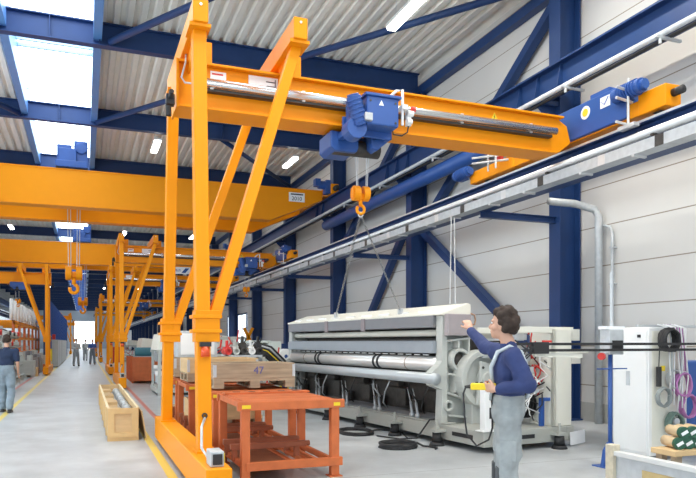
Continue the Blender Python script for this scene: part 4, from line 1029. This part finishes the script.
# loose machine parts on a shelf behind the racks
t = thing('parts_shelf','grey steel shelf loaded with machine parts behind the last orange rack','shelf',(2.78,14.2,0))
for z in (.25,.78,1.28): MB().box(0,.86,0,.6,z,z+.04).build('shelf_board', GAL, t)
for x in (0,.8):
    for y in (0,.54): MB().box(x,x+.06,y,y+.06,0,1.32).build('post', GRY, t)
R.seed(31)
for z, zn in ((.82,'lower'),(1.32,'top')):
    for k,(c_,w_) in enumerate(((RED,'red'),(LGY,'pale grey'),(DRK,'dark oily'),(WHT,'white'),(BLK,'black'))):
        x = 2.86+.17*k; b = MB(); h_ = R.uniform(.16,.30)
        b.cyl((0,.1,.08),(0,.5,.08),.08,n=14); b.box(-.065,.065,.15,.42,.05,h_); b.cyl((0,.25,h_),(0,.25,h_+.14),.035,n=10); b.ring((0,.05,.08),(0,.1,.08),.08,.04,14); b.bar((0,.3,h_*.6),(.1,.3,h_+.1),.03,.03)
        tag(b.build('machine_component', c_, loc=(x,14.22,z), bevel=.006), '%s flanged machine component on the %s board of the grey shelf behind the racks' % (w_,zn), 'machine part')
# cable loom arching over the module
R.seed(21)
loom_m = [BLK,BLK,BLK,YLW,BLK,GAL,BLK]
lm = thing('cable_loom','thick loom of black cables with one yellow line arching over the grey module','cable loom',(3.25,15.3,0))
for k in range(7):
    MB().path([(-.2+.03*k,-.1,1.0),(-.1+.02*k,-.1,1.36+.02*k),(.2+.03*k,-.12,1.47+.02*k),(.6+.03*k,-.12,1.30+.03*k),(.95+.03*k,-.1,1.02+.02*k)],.032 if k!=3 else .02,8).build('cable', loom_m[k], lm, True)
MB().ring((.1,-.2,1.06),(.1,-.12,1.06),.24,.16,24).build('cable_wheel', WHT, lm)
g = thing('open_cabinet','light grey open control cabinet with wiring inside, left of the machine',"cabinet",(4.08,17.7,0),math.radians(4))
b = MB(); b.box(0,.06,0,.4,.1,1.62); b.box(.54,.62,0,.4,.1,1.62); b.box(.06,.54,.36,.4,.1,1.62); b.box(0,.62,0,.4,1.58,1.64); b.box(0,.62,0,.4,0,.1); b.build('cabinet_shell', mat('pale_green_grey',(.62,.68,.64),.5), g, bevel=.006)
MB().box(.62,.92,-.02,.02,.05,1.62).build('open_door', mat('pale_green_grey',(.62,.68,.64),.5), g, bevel=.006)
b = MB()
for k in range(14): b.cb((R.uniform(.12,.5),.33,R.uniform(.3,1.5)),(.12,.06,.08))
b.each('switch_unit', DRK, g)
b = MB()
for k in range(6): b.path([(.12+.06*k,.28,.2),(.15+.05*k,.22,.6+.1*R.random()),(.1+.07*k,.27,1.1)],.014,6)
b.each('wire', mat('wire_green',(.25,.33,.12),.6), g)
bins = None
for k in range(6):
    lab = ['dark blue stacking bin at the bottom of the stack left of the machine','second dark blue stacking bin from the floor left of the machine','third dark blue stacking bin from the floor left of the machine','fourth dark blue stacking bin from the floor left of the machine','fifth dark blue stacking bin from the floor left of the machine','topmost dark blue stacking bin left of the machine'][k]
    if bins is None:
        bins = thing('stacking_bin',lab,'bin',(5.55,20.0,0),0,'stacked blue bins')
        b = MB(); b.prism([(0,0),(.8,0),(.84,.24),(-.04,.24)],'y',0,.5); b.build('bin_body', BLU, bins, bevel=.015); MB().box(-.06,.86,-.03,.53,.21,.25).build('bin_rim', BLU, bins)
    else: copy_tree(bins,(5.55,20.0,.26*k),label=lab)
t = thing('cable_reel','white and blue cable reel standing left of the machine','reel',(4.98,17.2,0))
b = MB(); b.ring((0,0,1.22),(0,.05,1.22),.2,.05,24); b.ring((0,.25,1.22),(0,.3,1.22),.2,.05,24); b.each('reel_flange', WHT, t)
MB().cyl((0,.03,1.22),(0,.27,1.22),.13,n=20).build('wound_cable', HBL, t, True); b = MB(); b.box(-.2,.2,0,.3,0,.05); b.bar((-.15,.15,.05),(0,.15,1.22),.05,.05); b.bar((.15,.15,.05),(0,.15,1.22),.05,.05); b.build('reel_stand', YLW, t)
t = thing('hose_rack','orange hose hung as a cross on the dark wall column far behind','hose',(8.6,37.6,1.9))
b = MB(); b.bar((-.25,-.25,-.5),(.25,-.25,.5),.16,.16); b.bar((.25,-.25,-.5),(-.25,-.25,.5),.16,.16); b.build('hose', YEL, t, bevel=.02)
# orange stillage with blue cart beyond the second gantry foot
t = thing('steel_stillage','rusty orange steel stillage beyond the second gantry legs','container',(1.75,27.2,0))
b = MB(); b.box(0,.05,0,4,.12,.98); b.box(.95,1,0,4,.12,.98); b.box(.05,.95,0,.05,.12,.98); b.box(.05,.95,3.95,4,.12,.98); b.box(0,1,0,4,.08,.12); b.build('stillage_walls', ORG, t)
b = MB()
for k in range(7):
    b.box(-.04,0,k*.64,k*.64+.1,0,1.0)
b.box(-.05,1.05,-.04,.0,.9,1.0); b.build('stillage_ribs', ORG, t)
MB().box(.05,.95,.05,3.95,.12,.85).build('stillage_load', DRK, t)
t = thing('parts_cart','blue frame cart with round grey parts beside the rusty orange stillage','cart',(2.78,26.0,0))
b = MB()
for x in (0,.85):
    for y in (0,.8): b.box(x,x+.06,y,y+.06,.15,1.0)
b.box(0,.91,0,.86,.15,.21); b.box(0,.91,0,.06,.94,1.0); b.box(0,.91,.8,.86,.94,1.0); b.box(0,.06,0,.86,.94,1.0); b.box(.85,.91,0,.86,.94,1.0); b.build('cart_frame', HBL, t)
for x in (.08,.83):
    for y in (.08,.78): MB().cyl((x-.03,y,.075),(x+.03,y,.075),.075,n=14).build('caster', BLK, t)
b = MB()
for k in range(3): b.ring((.2+.26*k,.0,1.1),(.2+.26*k,.3,1.1),.13,.06,18)
b.each('round_part', GAL, t)
MB().box(.15,.75,.1,.7,.21,.5).build('cart_load', GRY, t, bevel=.04)
t = thing('tool_box','teal and blue machine drive lying on top of the rusty stillage','machine',(1.9,28.2,1.0))
b = MB(); b.cyl((.0,.3,.2),(.9,.3,.2),.18,n=18); b.box(.9,1.7,.1,.6,0,.42); b.build('drive_body', TEA, t, bevel=.02); MB().box(-.05,1.8,0,.7,-.0,.03).build('drive_plate', GAL, t)
for x,y,lab,m in ((3.3,29.5,'blue machine housing behind the blue parts cart',HBL),(2.5,31.5,'grey machine housing behind the rusty stillage',LGY)):
    t = thing('machine_housing',lab,'machine',(x,y,0)); MB().prism([(0,0),(1.3,0),(1.3,1.1),(.9,1.35),(0,1.2)],'y',0,1.2).build('housing', m, t, bevel=.03); MB().cyl((.3,-.08,.7),(.3,0,.7),.2,n=20).build('flange', GAL, t); MB().box(.7,1.1,-.02,0,.3,.9).build('cover_plate', DGY, t)
# red stacker and yellow post deep in the aisle
t = thing('pallet_truck','small red pallet truck far down the right edge of the aisle','truck',(1.75,52.,0))
b = MB(); b.box(0,.9,0,.6,.1,1.0); b.box(.1,.8,.1,.5,1.0,1.25); b.build('truck_body', RED, t, bevel=.05); b = MB(); b.box(.05,.2,-1.1,0,.08,.14); b.box(.7,.85,-1.1,0,.08,.14); b.each('fork', DRK, t)
for x in (.15,.75): MB().cyl((x-.05,.3,.1),(x+.05,.3,.1),.1,n=14).build('wheel', BLK, t)
b = MB(); b.bar((.45,.55,1.2),(.45,.75,1.6),.05,.05); b.box(.25,.65,.7,.8,1.55,1.65); b.build('steering_handle', BLK, t)
t = thing('guard_post','yellow guard post at the left of the aisle beside the left gantry','post',(-1.95,43.5,0))
MB().cyl((0,0,0),(0,0,1.15),.16,n=16).build('post', YLW, t, True); MB().cyl((0,0,1.15),(0,0,1.2),.17,n=16).build('post_cap', YLW, t)
# tall blue storage units with grey cupboards at their feet, left of the aisle
tb = None
for k in range(6):
    lab = 'tall blue storage tower in the row left of the aisle'
    if tb is None:
        tb = thing('storage_tower',lab,'storage tower',(-3.4,46,0),0,'blue storage towers left of the aisle')
        b = MB(); b.box(1.0,1.4,0,6.2,0,4.1); b.build('tower_body', BLU, tb)
        b = MB()
        for q in range(7): b.box(1.4,1.46,q*1.0,q*1.0+.12,0,4.15)
        b.each('tower_rib', HBL, tb)
    else: copy_tree(tb,(-3.4,46+7*k,0))
cu = None
for k in range(7):
    if cu is None:
        cu = thing('grey_cupboard','grey metal cupboard in front of the blue storage towers','cupboard',(-1.9,46.3,0),0,'cupboards in front of the blue towers')
        MB().box(-.04,.35,0,1.6,.05,1.75).build('cupboard_body', LGY, cu, bevel=.01); MB().box(.35,.37,.05,.78,.1,1.7).build('cupboard_door', WHT, cu); MB().box(.35,.37,.82,1.55,.1,1.7).build('cupboard_door', WHT, cu); MB().box(-.04,.3,.05,1.55,0,.05).build('plinth', BLK, cu)
    else: copy_tree(cu,(-1.9,46.3+3.1*k,0))
tag(MB().box(-.1,.1,-.1,.1,0,.35).build('red_sign', RED, loc=(-1.86,47.5,1.75), bevel=.02),'red box on top of the first grey cupboard left of the aisle','box')
# cantilever racks with grey castings at the left
def parts_rack(x, y, lab, seed):
    rr = random.Random(seed); t = thing('cantilever_rack',lab,'rack',(x,y,0))
    b = MB()
    for k in range(4): b.box(-.12,0,k*1.6,k*1.6+.12,0,2.3); b.box(-.12,.95,k*1.6,k*1.6+.12,0,.14); [b.bar((0,k*1.6+.06,z),(.8-.1*z,k*1.6+.06,z+.04),.08,.08) for z in (.55,.95,1.35,1.75)]
    b.each('rack_frame', GRY, t)
    b = MB()
    for z in (.18,.60,1.0,1.40,1.80): b.box(.05,.85-.1*z,.0,5.0,z,z+.03)
    b.each('shelf', LGY, t)
    return t
n_ = 0
rackpos = [(-3.32,21.4,'grey cantilever rack with machine castings nearest at the left edge, beside the walking person'),(-3.32,27.8,'grey cantilever rack with machine castings in front of the left gantry leg')]
for x,y,lab in rackpos:
    parts_rack(x,y,lab,3)
    rr = random.Random(int(y))
    cast = None
    for z in (.21,.63,1.03,1.43,1.83):
        for k in range(6):
            rx = x+.12; ry = y+.1+k*.82
            nm = ['grey','dark','grey','red'][rr.randrange(4)]
            m_ = {'grey':LGY,'dark':DRK,'red':RED}[nm]
            if nm == 'red' and z < 1.4: m_ = GAL
            b = MB(); h_ = rr.uniform(.14,.30); b.prism([(0,0),(.5,0),(.5,h_*.6),(.3,h_),(0,h_)],'y',0,rr.uniform(.4,.7)); b.ring((.5,.2,h_*.45),(.56,.2,h_*.45),.09,.05,14)
            o = b.build('machine_casting', m_, loc=(rx,ry,z))
            tag(o,'machine casting lying on a shelf of the grey cantilever racks at the left','machine part','castings on the left racks')
t = thing('orange_beam_rack','orange storage beams with parts behind the grey rack at the left','rack',(-5.48,34,0))
b = MB()
for k in range(7): b.box(0,.12,k*3,k*3+.12,0,2.6); b.box(2.4,2.52,k*3,k*3+.12,0,2.6)
b.each('upright', ORG, t); b = MB()
for z in (1.0,1.7,2.4): b.box(0,.06,0,18.1,z,z+.14); b.box(2.46,2.52,0,18.1,z,z+.14)
for k in range(18): b.box(0,2.5,k*1.0,k*1.0+.1,2.54,2.6)
b.each('storage_beam', YEL, t); b = MB()
for k in range(30): b.cb((R.uniform(.2,2.3),R.uniform(.3,17.6),R.choice((1.25,1.98))),(R.uniform(.2,.7),R.uniform(.3,.9),R.uniform(.1,.3)))
b.each('stored_part', LGY, t)
for k in range(10):
    tb_ = MB().cyl((0,0,0),(0,0,1.0),.075,n=14).build('storage_tube', WHT, smooth=True, loc=(-3.15,34.5+1.75*k,2.602))
    tag(tb_,'white upright tube standing in the row on the orange beam rack','tube','white tubes on the orange rack')
tag(MB().prism([(0,0),(.8,0),(.8,.4),(0,.4)],'y',0,1.2).build('wooden_box', WOD, loc=(-2.85,34.2,0)),'pale wooden box on the floor beside the left gantry foot','box')
tag(MB().prism([(0,0),(1.0,0),(1.0,.35),(0,.45)],'y',0,1.2).build('orange_bin', ORG, loc=(-2.88,40.2,.0)),'low orange bin on the floor behind the left gantry foot','bin')

R.seed(77)
for k,(y,c_,w_) in enumerate(((33.2,LGY,'pale grey'),(36.0,DGY,'dark grey'),(37.5,BGY,'blue grey'),(38.9,GRY,'warm grey'),(41.6,LGY,'light grey'))):
    b = MB(); b.box(0,.75,0,1.0,.1,.75+.1*(k%3)); b.box(.02,.15,.05,.95,0,.1); b.box(.6,.73,.05,.95,0,.1); b.cyl((.2,.5,.75),(.2,.5,1.15),.16,n=14); b.cyl((.55,.4,.75),(.55,.4,1.0),.12,n=14)
    tag(b.build('machine_block', c_, loc=(-2.86,y,0), bevel=.01), w_+' machine block with two round stubs on the floor by the orange beam rack', 'machine part')
